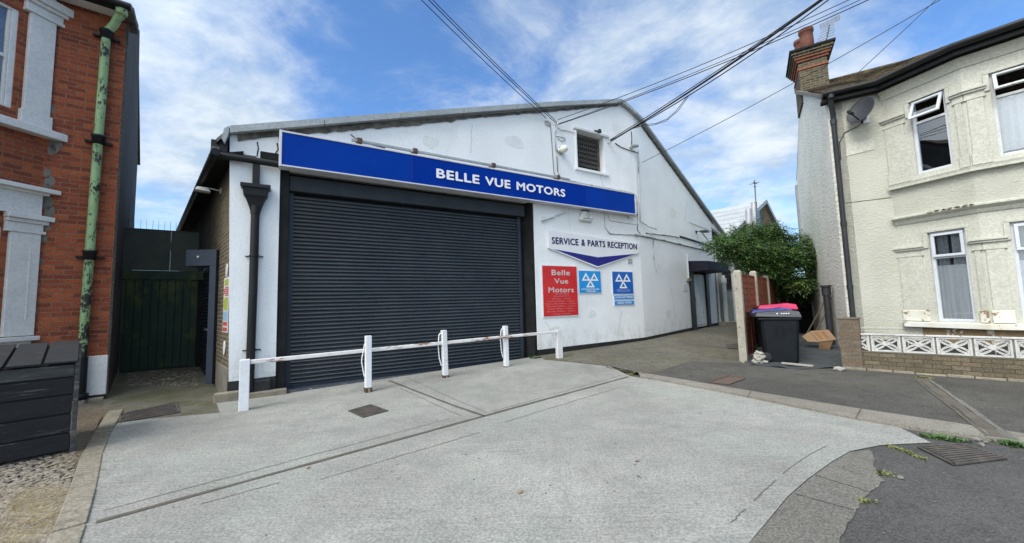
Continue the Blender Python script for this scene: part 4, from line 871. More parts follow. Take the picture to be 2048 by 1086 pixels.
# cables clipped to the front
def wallrun(label, pts, r=.011, mat='cable_white', fr=G, v=-.016, name='wall_cable'):
    P_ = [(lambda q: (q[0], v, q[1]))(fr.pix(x, y, v)) for x, y in pts]
    o = MB().tube(P_, r, 6).build(name, M[mat], None, fr); return tag(o, label, 'cable')
C6 = lambda *p: [(1040+x/3.62, 180+y/3.62) for x, y in p]
wallrun('painted cable from the left wire hook past the globe lamp to the sign end', C6((265, 285), (250, 310), (258, 400), (268, 500), (272, 590), (298, 640), (480, 682), (640, 712), (828, 748), (845, 780), (852, 900), (850, 1015), (880, 1050), (975, 1075)), .014)
wallrun('thin cable with a loop left of the globe lamp', C6((180, 222), (186, 250), (210, 262), (224, 245), (205, 226), (188, 224), (222, 262), (232, 400), (240, 520), (246, 600), (266, 640)), .007, 'cable')
wallrun('grey cable dropping from the right wire hook to the low conduit', C6((857, 440), (860, 640), (868, 850), (872, 950), (930, 990), (990, 1008)), .018)
wallrun('cable dropping from the fascia sign to the service board', C6((612, 895), (614, 990), (650, 1040), (760, 1046), (868, 1050)), .013)
wallrun('fine cable curving from the fascia sign to the conduit', C6((636, 905), (650, 945), (720, 958), (860, 975)), .006)
wallrun('black cable swagged from the wire bundle to the drum camera', C6((690, 385), (730, 412), (790, 435), (856, 455)), .012, 'cable')
wallrun('cable from the left wire hook to the gable window', C6((270, 270), (300, 290), (350, 295), (405, 312)), .009)
wallrun('looped cable above the globe lamp', C6((262, 335), (290, 340), (325, 350), (330, 362), (300, 372), (272, 350)), .007, 'cable')
wallrun('short black lead from the hook to the drum camera', C6((806, 300), (810, 350), (808, 395), (822, 408)), .012, 'cable')
wallrun('conduit pair running along the top of the right hand wall', ((1270, 469), (1290, 473), (1330, 481), (1380, 493), (1418, 502)), .03, 'cable_white', G2)
wallrun('cable following the conduit on the right hand wall', ((1292, 466), (1320, 469), (1352, 473), (1358, 476)), .018, 'cable_white', G2)
wallrun('cable drop hanging on the right hand wall with a white end', ((1307, 478), (1306, 500), (1309, 530), (1313, 543)), .02, 'cable_white', G2)
wallrun('dark batten sloping under the right eave', ((1360, 473), (1390, 482), (1420, 492)), .035, 'gutter', G2, name='wall_batten')
wallrun('loose cable slanting across the lower right gable', ((1379, 445), (1410, 457), (1444, 471)), .006, 'cable', G2)

# ================================================================== RED BRICK HOUSE
EZ = 7.02
hs = thing('brick_house', L, L.o, 'red brick house with white window surrounds and a flaking green downpipe', 'house')
mb = MB().wall([(-.88, -.1), (-.30, -.1), (-.30, .80), (-.012, .80), (0, .80), (0, EZ), (-.88, EZ)], [], 0, .25, .25)
mb.build('wall', M['brick_red'], hs, L, recalc=False)
MB().wall([(-5.2, -.1), (-.88, -.1), (-.88, EZ), (-5.2, EZ)], [], .02, .25, .25).build('wall', M['brick_red'], hs, L, recalc=False)
MB().box(-.30, .012, -.014, .2, .13, .80).build('painted_base', M['house_white'], hs, L, bevel=.012)
MB().box(-.30, .006, -.010, .2, .03, .128).build('black_base', M['plinth'], hs, L)
MB().box(-.30, .0, -.10, -.02, -.05, .10).build('stone_block', M['stone'], hs, L, bevel=.02)
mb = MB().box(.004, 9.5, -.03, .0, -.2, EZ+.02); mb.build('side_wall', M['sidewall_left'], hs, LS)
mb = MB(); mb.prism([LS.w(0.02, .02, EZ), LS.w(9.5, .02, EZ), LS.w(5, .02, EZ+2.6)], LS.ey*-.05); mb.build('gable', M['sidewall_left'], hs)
rp = MB(); e0 = L.w(.10, -.34, EZ+.10); e1 = L.w(-5.2, -.34, EZ+.10); r0 = L.w(.0, 0, 0)+LS.ex*5; r0 = Vector((r0.x, r0.y, EZ+2.75)); r1 = r0+(e1-e0); b0 = L.w(.1, 0, 0)+LS.ex*9.8; b0 = Vector((b0.x, b0.y, EZ)); b1 = b0+(e1-e0)
th = Vector((0, 0, -.08))
rp.add([e0, e1, r1, r0, b1, b0, e0+th, e1+th, r1+th, r0+th], [(0, 1, 2, 3), (3, 2, 4, 5), (0, 6, 7, 1), (0, 3, 9, 6), (6, 9, 8, 7)]); rp.build('roof', M['tile'], hs)
# eaves: pale soffit, dark gutter
MB().box(-5.2, -.02, -.30, -.012, EZ-.05, EZ+.0).build('soffit', M['house_white'], hs, L)
MB().box(-5.2, .05, -.36, -.302, EZ-.08, EZ+.12).build('fascia', M['black_wall'], hs, L, bevel=.01)
MB().tube([L.loc(L.w(-5.2, -.43, EZ+.02)), L.loc(L.w(.10, -.43, EZ+.0))], .065, 10).build('gutter', M['gutter'], hs, L)
MB().box(-.02, .13, -.36, .35, EZ-.06, EZ+.06).build('verge_board', M['rotten'], hs, L, bevel=.01)
# green cast iron downpipe
pu0, pu1 = -.235, -.285
pv = -.10
gpz = lambda z: pu1+(pu0-pu1)*(z-.8)/5.9
gpipe = MB().tube([(-.02, -.36, EZ-.02), (-.04, -.34, EZ-.12), (-.14, -.18, EZ-.30), (gpz(6.6), pv, EZ-.42), (gpz(6.2), pv, 6.2)] + [(gpz(z), pv, z) for z in (5, 4, 3, 2, 1.2, .78)], .062, 14).build('downpipe', M['green_pipe'], hs, L)
MB().lathe([(.0, -.09), (.075, -.09), (.085, -.05), (.085, .03), (.095, .04), (.095, .075), (.07, .08)], (-.025, -.355, EZ-.07), 14).build('pipe_socket', M['green_pipe'], gpipe, L)
for z in (6.52, 4.55, 2.50):
    MB().lathe([(.062, -.06), (.082, -.05), (.082, .06), (.096, .07), (.096, .105), (.062, .11)], (gpz(z), pv, z), 14).box(gpz(z)-.17, gpz(z)+.17, -.07, -.012, z-.02, z+.015).build('collar', M['black_paint'], gpipe, L)
MB().tube([(pu1, pv, .80), (pu1, pv, .16)], .078, 14).lathe([(.08, 0), (.11, .01), (.11, .09), (.08, .10)], (pu1, pv, .10), 14).build('lower_pipe', M['black_paint'], gpipe, L)
MB().box(-.40, -.20, -.2, -.03, -.02, .10).build('drain_gully', M['cement'], gpipe, L, bevel=.02)
# two storey bay: return face with pilasters, heads and sills
bay = MB().wall([(-1.35, -.1), (0, -.1), (0, EZ-.06), (-1.35, EZ-.06)], [[(-1.10, 4.80), (-.40, 4.80), (-.40, 6.45), (-1.10, 6.45)], [(-1.10, 1.2), (-.40, 1.2), (-.40, 2.9), (-1.10, 2.9)]], 0, .14, .14)
bayw = bay.build('bay_wall', M['brick_red'], hs, LK, recalc=False)
LKe = LK.w(-1.35, 0)
LF = Frame(LKe, 51.22)
mb = MB().box(-2.0, 0, .0, .2, -.1, EZ-.06); mb.build('bay_wall', M['brick_red'], hs, LF)
bayplan = [LK.w(-1.35, 0)-LF.ex*2.0, LK.w(-1.35, 0), LK.w(0, 0)]
def bayband(name, prof, mat='house_white', a=0, ext=.0):
    pl = [p.copy() for p in bayplan]; pl[-1] = LK.w(ext, 0); return MB().sweep([p.xy for p in pl], prof).build(name, M[mat], hs)
def stack(z0, z1, o=.02): return [(0, z0), (o, z0), (o, z1), (0, z1)]
def pilaster(z0, z1, u0, u1, o, nm='pilaster'): return MB().box(u0, u1, -o, .02, z0, z1).build(nm, M['house_white'], hs, LK, bevel=.008)
pilaster(4.84, 6.50, -.30, .012, .06)
for z0, z1, o in ((6.50, 6.56, .085), (6.56, 6.66, .07), (6.66, 6.72, .11), (6.72, 6.86, .15)): MB().box(-.34-o*.3, .02+o, -o, .03, z0, z1).build('pilaster_head', M['house_white'], hs, LK, bevel=.01)
pilaster(6.862, EZ-.07, -1.35, .0, .03, 'frieze')
pilaster(4.62, 4.84, -.33, .035, .085, 'pilaster_base')
pilaster(4.60, 4.625, -.345, .055, .10, 'pilaster_base')
MB().box(-1.4, .23, -.16, .03, 4.47, 4.60).build('sill', M['house_white'], hs, LK, bevel=.012)
# lower storey
pilaster(1.20, 2.84, -.33, .012, .06)
MB().box(-.11, -.085, -.066, -.059, 1.45, 2.55).build('pilaster_panel', M['house_white'], hs, LK, bevel=.004)
for z0, z1, o, e in ((2.84, 2.89, .075, .05), (2.89, 3.0, .065, .02), (3.0, 3.06, .09, .07), (3.06, 3.14, .13, .12)): MB().box(-.37-o*.2, .01+e, -o, .03, z0, z1).build('pilaster_head', M['house_white'], hs, LK, bevel=.008)
MB().box(-1.38, .0, -.05, .03, 3.14, 3.49).build('frieze', M['house_white'], hs, LK)
MB().box(-1.4, .06, -.10, .03, 3.49, 3.53).build('cornice', M['house_white'], hs, LK, bevel=.008)
MB().box(-1.42, .16, -.17, .03, 3.53, 3.60).build('cornice', M['house_white'], hs, LK, bevel=.008)
MB().box(-1.4, .05, -.13, .03, 1.12, 1.19).build('sill', M['house_white'], hs, LK, bevel=.01)
MB().box(-1.35, -.001, -.025, .02, -.05, 1.12).build('bay_base', M['house_white'], hs, LK)
for (z0, z1) in ((4.60, 6.66), (1.19, 3.0)):
    fm = MB().box(-.47, -.345, .02, .10, z0, z1).box(-1.10, -.47, .02, .10, z1-.25, z1).box(-1.10, -.47, .02, .10, z0, z0+.10)
    w_ = fm.build('window', M['house_white'], hs, LK, bevel=.008)
    MB().box(-.505, -.471, .035, .085, z0+.101, z1-.251).box(-1.10, -.506, .04, .09, (z0+z1)/2-.03, (z0+z1)/2+.03).build('sash', M['house_white'], w_, LK, bevel=.006)
    MB().quad((-1.10, .065, z0+.08), (-.50, .065, z0+.08), (-.50, .065, z1-.2), (-1.10, .065, z1-.2)).build('pane', M['glass'], w_, LK, recalc=False)
    MB().box(-1.2, -.30, .30, .32, z0, z1).build('curtain', M['curtain'], w_, LK)
# mortar patches beside the bay
pt = MB()
for (u, z, r) in ((-.83, 3.9, .05), (-.80, 3.75, .06), (-.82, 3.62, .05), (-.80, 3.40, .07), (-.78, 3.25, .06), (-.80, 3.02, .07), (-.76, 4.42, .08), (-.80, 4.3, .05), (-.82, 2.8, .05), (-.84, 2.4, .035), (-.85, 2.0, .035), (-.85, 1.6, .035), (-.84, 5.0, .05)):
    n = 9; pt.prism([(u+r*random.uniform(.7, 1.2)*math.cos(q*6.283/n), -.003, z+r*1.9*random.uniform(.7, 1.2)*math.sin(q*6.283/n)) for q in range(n)], (0, .005, 0))
tag(pt.build('mortar_patch', M['cement'], hs, L), kind='stuff')

# ------------------------------------------------------------------ slatted bin store, gate
pc = gp(150, 905)
FP = Frame(pc, 42.0)
bs = thing('slatted_bin_store', FP, pc, 'black slatted timber bin store with a sloping plank lid', 'bin store')
for k, (z0, z1, mt) in enumerate(((.03, .215, 'plank_black'), (.235, .42, 'plank_black'), (.44, .625, 'plank_black'), (.645, .815, 'plank_black'), (.835, .965, 'plank_grey'))):
    MB().hexa([(-1.9, -.0, z0), (-.045, -.0, z0+.02*(k == 0)), (-.045, .022, z0), (-1.9, .022, z0), (-1.9, 0, z1), (-.045, 0, z1), (-.045, .022, z1), (-1.9, .022, z1)]).build('front_slat', M[mt], bs, FP, bevel=.004)
MB().box(-.04, 0, -.004, .06, 0, .99).build('corner_post', M['plank_grey'], bs, FP, bevel=.006)
MB().hexa([(-.03, .062, .04), (0, .062, .04), (0, 1.1, .04), (-.03, 1.1, .04), (-.03, .062, .97), (0, .062, .97), (0, 1.1, 1.13), (-.03, 1.1, 1.13)]).build('side_panel', M['plank_grey'], bs, FP)
MB().box(-1.9, -.05, .025, .05, .05, .95).build('liner', M['rubber'], bs, FP)
MB().hexa([(-1.9, .0, .955), (-.03, .0, .955), (-.03, 1.1, 1.12), (-1.9, 1.1, 1.12), (-1.9, 0, .965), (-.03, 0, .965), (-.03, 1.1, 1.13), (-1.9, 1.1, 1.13)]).build('lid_lining', M['rubber'], bs, FP)
x = .0
for k, w_ in enumerate((.26, .25, .27, .26, .27, .26)):
    a, b = x-w_, x-.022; s = random.uniform(-.01, .01)
    MB().hexa([(a, -.05, .985+s), (b, -.05, .985+s), (b, 1.12, 1.15), (a, 1.12, 1.15), (a, -.05, 1.008+s), (b, -.05, 1.008+s), (b, 1.12, 1.173), (a, 1.12, 1.173)]).build('lid_plank', M['plank_black'], bs, FP, bevel=.004); x -= w_
GT = Frame(gph(243, 748), 54.6)
gt = thing('alley_gate', GT, GT.o, 'dark green boarded gate under a grey board closing the left alley', 'gate')
gz = hfun(GT.o.x, GT.o.y)
for k in range(8): MB().box(.0+k*.142, k*.142+.134, 0, .03, gz+.05, 2.30).build('gate_board', M['gate_green'], gt, GT, bevel=.006)
MB().box(-.05, 1.25, .031, .06, gz+.02, 2.31).build('backing_board', M['gate_green'], gt, GT)
MB().box(-.08, 1.4, -.02, .04, 2.285, 2.50).build('top_rail', M['gate_green'], gt, GT, bevel=.008)
bz = GT.pix(252, 457)[1]
MB().box(-.08, .66, .0, .03, 2.505, bz).build('upper_board', M['gate_board'], gt, GT); MB().box(.73, 1.25, .0, .03, 2.505, bz).build('upper_board', M['gate_board'], gt, GT)
MB().box(.665, .725, -.02, .03, 2.505, bz+.005).build('cover_strip', M['gate_board'], gt, GT)
MB().box(-.10, 1.27, -.01, .05, bz+.006, bz+.022).build('capping', M['gate_board'], gt, GT)
MB().box(-.20, -.085, -.03, .06, 0, 2.6).build('gate_post', M['black_wall'], gt, GT)
MB().box(1.27, 3.0, .02, .06, 0, 2.5).build('side_board', M['black_wall'], gt, GT)
spk = MB()
for k in range(13): q = -.03+k*.105; spk.tube([(q, .02, bz+.02), (q+random.uniform(-.01, .01), .02, bz+.24)], .003, 4)
o = spk.build('bird_spikes', M['rubber'], None, GT); tag(o, 'row of thin upright spikes along the top of the alley gate', 'bird spikes')

# ------------------------------------------------------------------ barrier rail and lockable posts
p1, p5 = gp(487, 821), gph(1121, 717)
bd = (p5-p1); bdeg = math.degrees(math.atan2(bd.x, bd.y)); FB = Frame(p1, bdeg); LB = bd.length
br_ = thing('barrier_rail', FB, p1, 'low white steel barrier with a rusty rail across the garage front', 'barrier')
def channel(mb, u, w_, d_, h, b=0.0, z0=-.02):
    return mb.box(u-w_/2, u+w_/2, -.012, 0, z0, h).box(u-w_/2, u-w_/2+.012, .001, d_, z0, h).box(u+w_/2-.012, u+w_/2, .001, d_, z0, h)
MB().box(-.065, .065, -.05, .05, -.02, .76).build('end_post', M['post'], br_, FB, bevel=.008)
h5 = hfun(p5.x, p5.y)
channel(MB(), LB, .15, .09, .70+h5, z0=h5-.03).build('end_post', M['post_old'], br_, FB, bevel=.004)
MB().hexa([(.066, -.005, .68), (LB-.07, -.005, .62+h5), (LB-.07, .04, .62+h5), (.066, .04, .68), (.066, -.005, .745), (LB-.07, -.005, .685+h5), (LB-.07, .04, .685+h5), (.066, .04, .745)]).build('rail', M['rail'], br_, FB, bevel=.01)
lab = ('white lockable post left of centre before the shutter', 'white lockable post in the middle with a grimy top', 'white lockable post nearest the shutter end')
for i, (bx, tx, ty) in enumerate((((736, 787), 735, 673), ((891, 761), 886, 659), ((1013, 742), 1010, 651))):
    P = gp(*bx); F1 = Frame(P, bdeg-3)
    o = thing('security_post', F1, P, lab[i], 'post', 'lockable posts before the shutter')
    lean = (.0, -.025, -.008)[i]; hh = 1.0
    q = lambda s, v, z: (s+lean*z, v, z)
    MB().hexa([q(-.05, -.045, .10), q(.05, -.045, .10), q(.05, .045, .10), q(-.05, .045, .10), q(-.05, -.045, hh), q(.05, -.045, hh), q(.05, .045, hh), q(-.05, .045, hh)]).build('body', M['post_old' if i == 1 else 'post'], o, F1, bevel=.006)
    if i == 0: hd = MB().tube([q(-.055, .02, .86), q(-.10, .02, .62), q(-.105, .02, .55), q(-.06, .02, .30)], .009, 8)
    else: hd = MB().tube([q(-.05, .02, .94), q(-.085, .02, .93), q(-.10, .02, .90), q(-.125, .02, .70), q(-.11, .02, .45), q(-.07, .02, .30)], .011, 8)
    hd.build('handle', M['post'], o, F1)
    b_ = MB().box(-.056, -.046, -.05, .05, 0, .11).box(.046, .056, -.05, .05, 0, .11).box(-.045, .056, -.052, -.046, .0, .105).box(-.10, .13, -.08, .08, .0, .012); b_.build('hinge_base', M['rust'], o, F1)
    MB().box(-.015, .02, -.075, -.054, .015, .055).tube([(-.008, -.064, .05), (-.008, -.064, .085), (.013, -.064, .085), (.013, -.064, .05)], .005, 6).build('padlock', M['brass'], o, F1)

# ------------------------------------------------------------------ covers and grates
def cover(pts, label, mat, pattern, cat='drain cover', lift=.012, name='drain_cover', z=0.0):
    P_ = [gph(x, y, z) for x, y in pts]; c = sum(P_, Vector())/4; o = thing(name, None, c, label, cat)
    m = MB(); base = max(p.z for p in P_)+lift-.012
    def pt_(a, b): return P_[0].lerp(P_[1], a).lerp(P_[3].lerp(P_[2], a), b)
    Z = lambda p, h: (p.x, p.y, p.z+h)
    m.add([Z(p, lift-.006) for p in P_]+[Z(p, -.03) for p in P_], [(0, 1, 2, 3), (0, 4, 5, 1), (1, 5, 6, 2), (2, 6, 7, 3), (3, 7, 4, 0)]); m.build('plate', M[mat], o)
    f = MB()
    for a, b in ((0, 1), (1, 2), (2, 3), (3, 0)): f.bar(Z(P_[a], lift-.002), Z(P_[b], lift-.002), .025, .012)
    f.build('rim', M[mat], o)
    t_ = MB()
    if pattern == 'diag':
        for k in range(1, 14):
            a = k/14; t_.bar(Z(pt_(a, .05), lift), Z(pt_(a, .95), lift), .012, .008)
    if pattern == 'hatch':
        for k in range(-12, 24):
            for sg_ in (1, -1):
                a0 = k/24*2; seg = [(a0, 0), (a0+.5*sg_, 1)]
                s_ = [(a, b) for a, b in [(a0+.5*sg_*j/8, j/8) for j in range(9)] if .02 <= a <= .98]
                if len(s_) > 1: t_.bar(Z(pt_(*s_[0]), lift-.002), Z(pt_(*s_[-1]), lift-.002), .010, .010)
    if pattern == 'slots':
        for k in range(9):
            a = (k+.5)/9; t_.bar(Z(pt_(.04, a), lift+.004), Z(pt_(.96, a), lift+.002), .022, .02)
    if t_.v: t_.build('tread' if pattern != 'slots' else 'grate_bar', M[mat], o)
    return o
cover(((698, 823), (741, 811), (775, 823), (727, 836)), 'square iron cover with ridges set in the concrete forecourt', 'iron', 'diag')
cover(((240, 829), (352, 806), (358, 826), (240, 846)), 'long dark mesh cover at the mouth of the left alley', 'iron', 'hatch')
cover(((1418, 765), (1457, 752), (1490, 758), (1456, 770)), 'small rust brown cover set in the pavement by the kerb', 'iron_rust', '', z=.03)
cover(((1452, 689), (1482, 689), (1484, 697), (1456, 697)), 'small dark grate in the path beside the board fence', 'iron', 'diag', z=.02)
cover(((1838, 896), (1925, 890), (2012, 918), (1908, 931)), 'iron road gully grate with slots beside the kerb', 'iron', 'slots', 'gully grate', name='road_gully')

# ================================================================== CREAM HOUSE
HE = 5.93
ch_ = thing('cream_house', H_, H_.o, 'cream roughcast house with a two storey bay and tall chimney', 'house')
uB = H_.loc(HK.o).x
MB().wall([(0, -.1), (uB+.02, -.1), (uB+.02, HE), (0, HE)], [], 0, .25, .25).build('wall', M['roughcast'], ch_, H_, recalc=False)
RV, RZ = 4.2, 8.15
mb = MB().prism([(0.001, .0, -.1), (0.001, 7.3, -.1), (0.001, 7.3, HE-.1), (0.001, RV, RZ-.08), (0.001, .0, HE-.02)], (.25, 0, 0)); mb.build('side_wall', M['roughcast_side'], ch_, H_)
MB().box(-.012, .0, .0, .45, -.1, HE-.15).box(0, .10, -.014, -.001, -.1, HE-.15).build('corner_strip', M['roughcast_side'], ch_, H_, bevel=.01)
MB().box(-.06, .02, 7.0, 7.36, 3.5, HE-.2).build('rear_fascia', M['flash'], ch_, H_)
# closed rear and far end
bk2 = MB(); bk2.box(.25, 6.5, 7.05, 7.3, -.1, HE-.1).box(6.5, 6.7, 0, 7.3, -.1, HE); bk2.build('rear_wall', M['roughcast_side'], ch_, H_)
# bay walls with window openings
def win_of(fr, tl, br, pad=0.0):
    a, b = fr.pix(*tl), fr.pix(*br); return a[0], b[0], b[1], a[1]
wU = (.44, .97, 3.86, 5.36); wLo = (.49, 1.01, .93, 2.66)
x0U = HD.pix(1983, 240)[0]; x0L = HD.pix(2027, 540)[0]
vU = (.22, 1.75, 3.84, 5.36); vLo = (.42, 1.75, .93, 2.66)
u_a, u_b = HD.pix(1978, 160)[0], HD.pix(2000, 318)[0]; vU = ((u_a+u_b)/2, 1.8, 3.84, 5.36)
u_a, u_b = HD.pix(2020, 450)[0], HD.pix(2046, 640)[0]; vLo = ((u_a+u_b)/2, 1.8, .93, 2.66)
def rect(w_): return [(w_[0], w_[2]), (w_[1], w_[2]), (w_[1], w_[3]), (w_[0], w_[3])]
def bayface(fr, u1, holes, nm='bay_wall'):
    # trim zone smooth cream, roughcast apron between the storeys
    MB().wall([(0, -.1), (u1, -.1), (u1, .80), (0, .80)], [], 0, .16, .16).build(nm, M['cream'], ch_, fr, recalc=False)
    MB().wall([(0, .80), (u1, .80), (u1, 3.0), (0, 3.0)], [rect(holes[0])], 0, .11, .16).build(nm, M['cream_trim'], ch_, fr, recalc=False)
    MB().wall([(0, 3.0), (u1, 3.0), (u1, 3.72), (0, 3.72)], [], 0, .16, .16).build(nm, M['roughcast'], ch_, fr, recalc=False)
    MB().wall([(0, 3.72), (u1, 3.72), (u1, HE), (0, HE)], [rect(holes[1])], 0, .11, .16).build(nm, M['cream_trim'], ch_, fr, recalc=False)
bayface(HK, 1.2, (wLo, wU)); bayface(HD, 2.3, (vLo, vU))
HX = Frame(HDe, 95.0); MB().box(0, 1.5, 0, .16, -.1, HE).build('bay_wall', M['cream'], ch_, HX)
plan = [HK.o.xy, HC.xy, HDe.xy, HX.w(1.4, 0).xy]
def band(nm, prof, mat='cream_trim', bev=0): return MB().sweep(plan, prof).build(nm, M[mat], ch_, bevel=bev)
def pr(z0, z1, o, i=-.02): return [(i, z0), (o, z0), (o, z1), (i, z1)]
band('upper_sill', [(-.02, 3.655), (.10, 3.655), (.10, 3.70), (.11, 3.74), (-.02, 3.76)])
band('lower_sill', [(-.02, .815), (.11, .815), (.11, .90), (-.02, .92)], 'peel')
band('middle_cornice', [(-.02, 2.90), (.02, 2.90), (.04, 2.94), (.045, 2.97), (.10, 3.0), (.125, 3.02), (.125, 3.05), (-.02, 3.09)])
band('top_cornice', [(-.02, 5.62), (.02, 5.62), (.04, 5.68), (.05, 5.72), (.10, 5.78), (.10, 5.80), (-.02, 5.82)])
def headmould(fr, u0, u1, z, k=1.0):
    for dz, dz1, o in ((0, .03, .03), (.03, .13, .015), (.13, .17, .05), (.17, .21, .075)):
        MB().box(u0-o*.4, u1+o*.4, -o*k, .01, z+dz, z+dz1).build('pilaster_head', M['cream_trim'], ch_, fr, bevel=.006)
def shaft(fr, u0, u1, z0, z1, nm='pilaster'): MB().box(u0, u1, -.022, .01, z0, z1).build(nm, M['cream_trim'], ch_, fr, bevel=.006)
for fr, u0, u1 in ((HK, -.02, wU[0]-.10), (HK, wU[1]+.09, 1.19), (HD, .012, vU[0]-.07)): headmould(fr, u0, u1, 4.98); shaft(fr, u0+.02, u1-.02, 3.98, 4.979); MB().box(u0, u1, -.035, .01, 3.765, 3.978).build('pilaster_base', M['cream_trim'], ch_, fr, bevel=.008)
for fr, u0, u1 in ((HK, -.02, wLo[0]-.10), (HK, wLo[1]+.07, 1.19), (HD, .012, vLo[0]-.07)): headmould(fr, u0, u1, 2.22); shaft(fr, u0+.02, u1-.02, 1.15, 2.219); MB().box(u0, u1, -.045, .01, .925, 1.148).build('pilaster_base', M['peel'], ch_, fr, bevel=.012)
for fr, w_ in ((HK, wU), (HD, vU), (HK, wLo), (HD, vLo)):
    u0, u1, z0, z1 = w_
    MB().box(u0-.06, u1+.06, -.03, .01, z1+.001, z1+.05).box(u0-.075, u0-.005, -.028, .01, z1-.30, z1).box(u1+.005, u1+.06, -.028, .01, z1-.30, z1).build('window_surround', M['cream_trim'], ch_, fr, bevel=.006)
# apron below the lower sill with bare render
MB().box(.25, 1.19, -.012, .0, .55, .80).build('bare_render', M['bare'], ch_, HK); MB().box(.01, 1.6, -.012, .0, .55, .80).build('bare_render', M['bare'], ch_, HD)
MB().box(.02, 1.19, -.02, .0, -.1, .53).build('plinth', M['house_plinth'], ch_, HK); MB().box(.005, 2.25, -.02, .0, -.1, .53).build('plinth', M['house_plinth'], ch_, HD); MB().box(.13, uB-.02, -.02, .0, -.1, .53).build('plinth', M['house_plinth'], ch_, H_)  # added dark bands: painted shade on the house foot behind the garden wall
dm = MB()
for k in range(7): q = .62+k*.095; dm.rock(HK.w(min(q, 1.18), -.10, 3.045) if q < 1.2 else HD.w(q-1.2, -.10, 3.045), .05, (1.2, 1.1, .5), .35)
dm.build('broken_moulding', M['stone'], ch_)
# windows
def window(fr, w_, trans, vent, curtain, mat='upvc'):
    u0, u1, z0, z1 = w_; f_ = .05; y0, y1 = .035, .10
    m = MB().box(u0, u0+f_, y0, y1, z0, z1).box(u1-f_, u1, y0, y1, z0, z1).box(u0+f_, u1-f_, y0, y1, z0, z0+f_).box(u0+f_, u1-f_, y0, y1, z1-f_, z1).box(u0+f_, u1-f_, y0, y1, trans-.025, trans+.025)
    o = m.build('window', M[mat], ch_, fr, bevel=.006)
    MB().quad((u0+f_, .07, z0+f_), (u1-f_, .07, z0+f_), (u1-f_, .07, trans-.025), (u0+f_, .07, trans-.025)).build('pane', M['glass'], o, fr, recalc=False)
    a, b, c, d_ = u0+f_-.015, u1-f_+.015, trans+.01, z1-f_+.015
    s, co = math.sin(R(vent)), math.cos(R(vent)); hgt = d_-c
    def T(u, t, h): return (u, y0-.006-s*t+co*h*-1, d_-co*t+s*h)
    vm = MB()
    def vbar(ua, ub, ta, tb): vm.hexa([T(ua, ta, 0), T(ub, ta, 0), T(ub, ta, .035), T(ua, ta, .035), T(ua, tb, 0), T(ub, tb, 0), T(ub, tb, .035), T(ua, tb, .035)])
    vbar(a, b, 0, .045); vbar(a, b, hgt-.045, hgt); vbar(a, a+.045, .045, hgt-.045); vbar(b-.045, b, .045, hgt-.045)
    vt = vm.build('vent_sash', M[mat], o, fr, bevel=.004)
    MB().quad(T(a+.04, hgt-.04, .018), T(b-.04, hgt-.04, .018), T(b-.04, .04, .018), T(a+.04, .04, .018)).build('pane', M['glass'], vt, fr, recalc=False)
    if curtain == 'net':
        n = 26; zt__ = z0+(z1-z0)*.62; pts = []
        for k in range(n+1): uu = u0+.03+(u1-u0-.06)*k/n; pts.append((uu, .095+.012*math.sin(k*1.9)+.006*math.sin(k*.7)))
        cm = MB().add([(x, y, z0+.05+.012*math.sin(i*2.4)) for i, (x, y) in enumerate(pts)]+[(x, y, zt__) for x, y in pts], [(i, i+1, n+2+i, n+1+i) for i in range(n)], True); cm.build('net_curtain', M['net'], o, fr)
        for ua, ub in ((u0+.05, u0+(u1-u0)*.42), (u0+(u1-u0)*.5, u1-.05)):
            pts = [(ua+(ub-ua)*k/14, .135+.014*math.sin(k*2.1)) for k in range(15)]
            MB().add([(x, y, z0) for x, y in pts]+[(x, y, z1) for x, y in pts], [(i, i+1, 16+i, 15+i) for i in range(14)], True).build('curtain', M['curtain'], o, fr)
    elif curtain == 'half':
        pts = [(u0+(u1-u0)*(.0+.6*k/20), .125+.02*math.sin(k*1.6)) for k in range(21)]
        MB().add([(x, y, z0+.1) for x, y in pts]+[(x, y, trans) for x, y in pts], [(i, i+1, 22+i, 21+i) for i in range(20)], True).build('curtain', M['net'], o, fr)
    return o
window(HK, wU, 4.90, 26, '', 'upvc'); window(HD, vU, 4.92, 30, 'half', 'wood_white')
window(HK, wLo, 2.16, 0, 'net'); window(HD, vLo, 2.16, 0, 'net')
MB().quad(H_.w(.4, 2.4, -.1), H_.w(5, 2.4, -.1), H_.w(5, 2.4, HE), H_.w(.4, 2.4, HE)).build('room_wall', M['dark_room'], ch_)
# plaque and panel line
a = H_.pix(1690, 290); b = H_.pix(1752, 305); 
MB().prism([(.24, -.012, 4.56), (.70, -.012, 4.60), (.73, -.012, 4.74), (.70, -.012, 4.86), (.26, -.012, 4.80)], (0, .011, 0)).build('blank_plaque', M['cream'], ch_, H_, bevel=.01)
MB().box(.14, uB-.01, -.004, .0, 3.505, 3.52).build('panel_line', M['rotten'], ch_, H_)
MB().box(.12, .135, -.008, .0, .78, 3.5).box(.12, uB-.01, -.008, 0, .755, .78).build('panel_bead', M['cream'], ch_, H_)
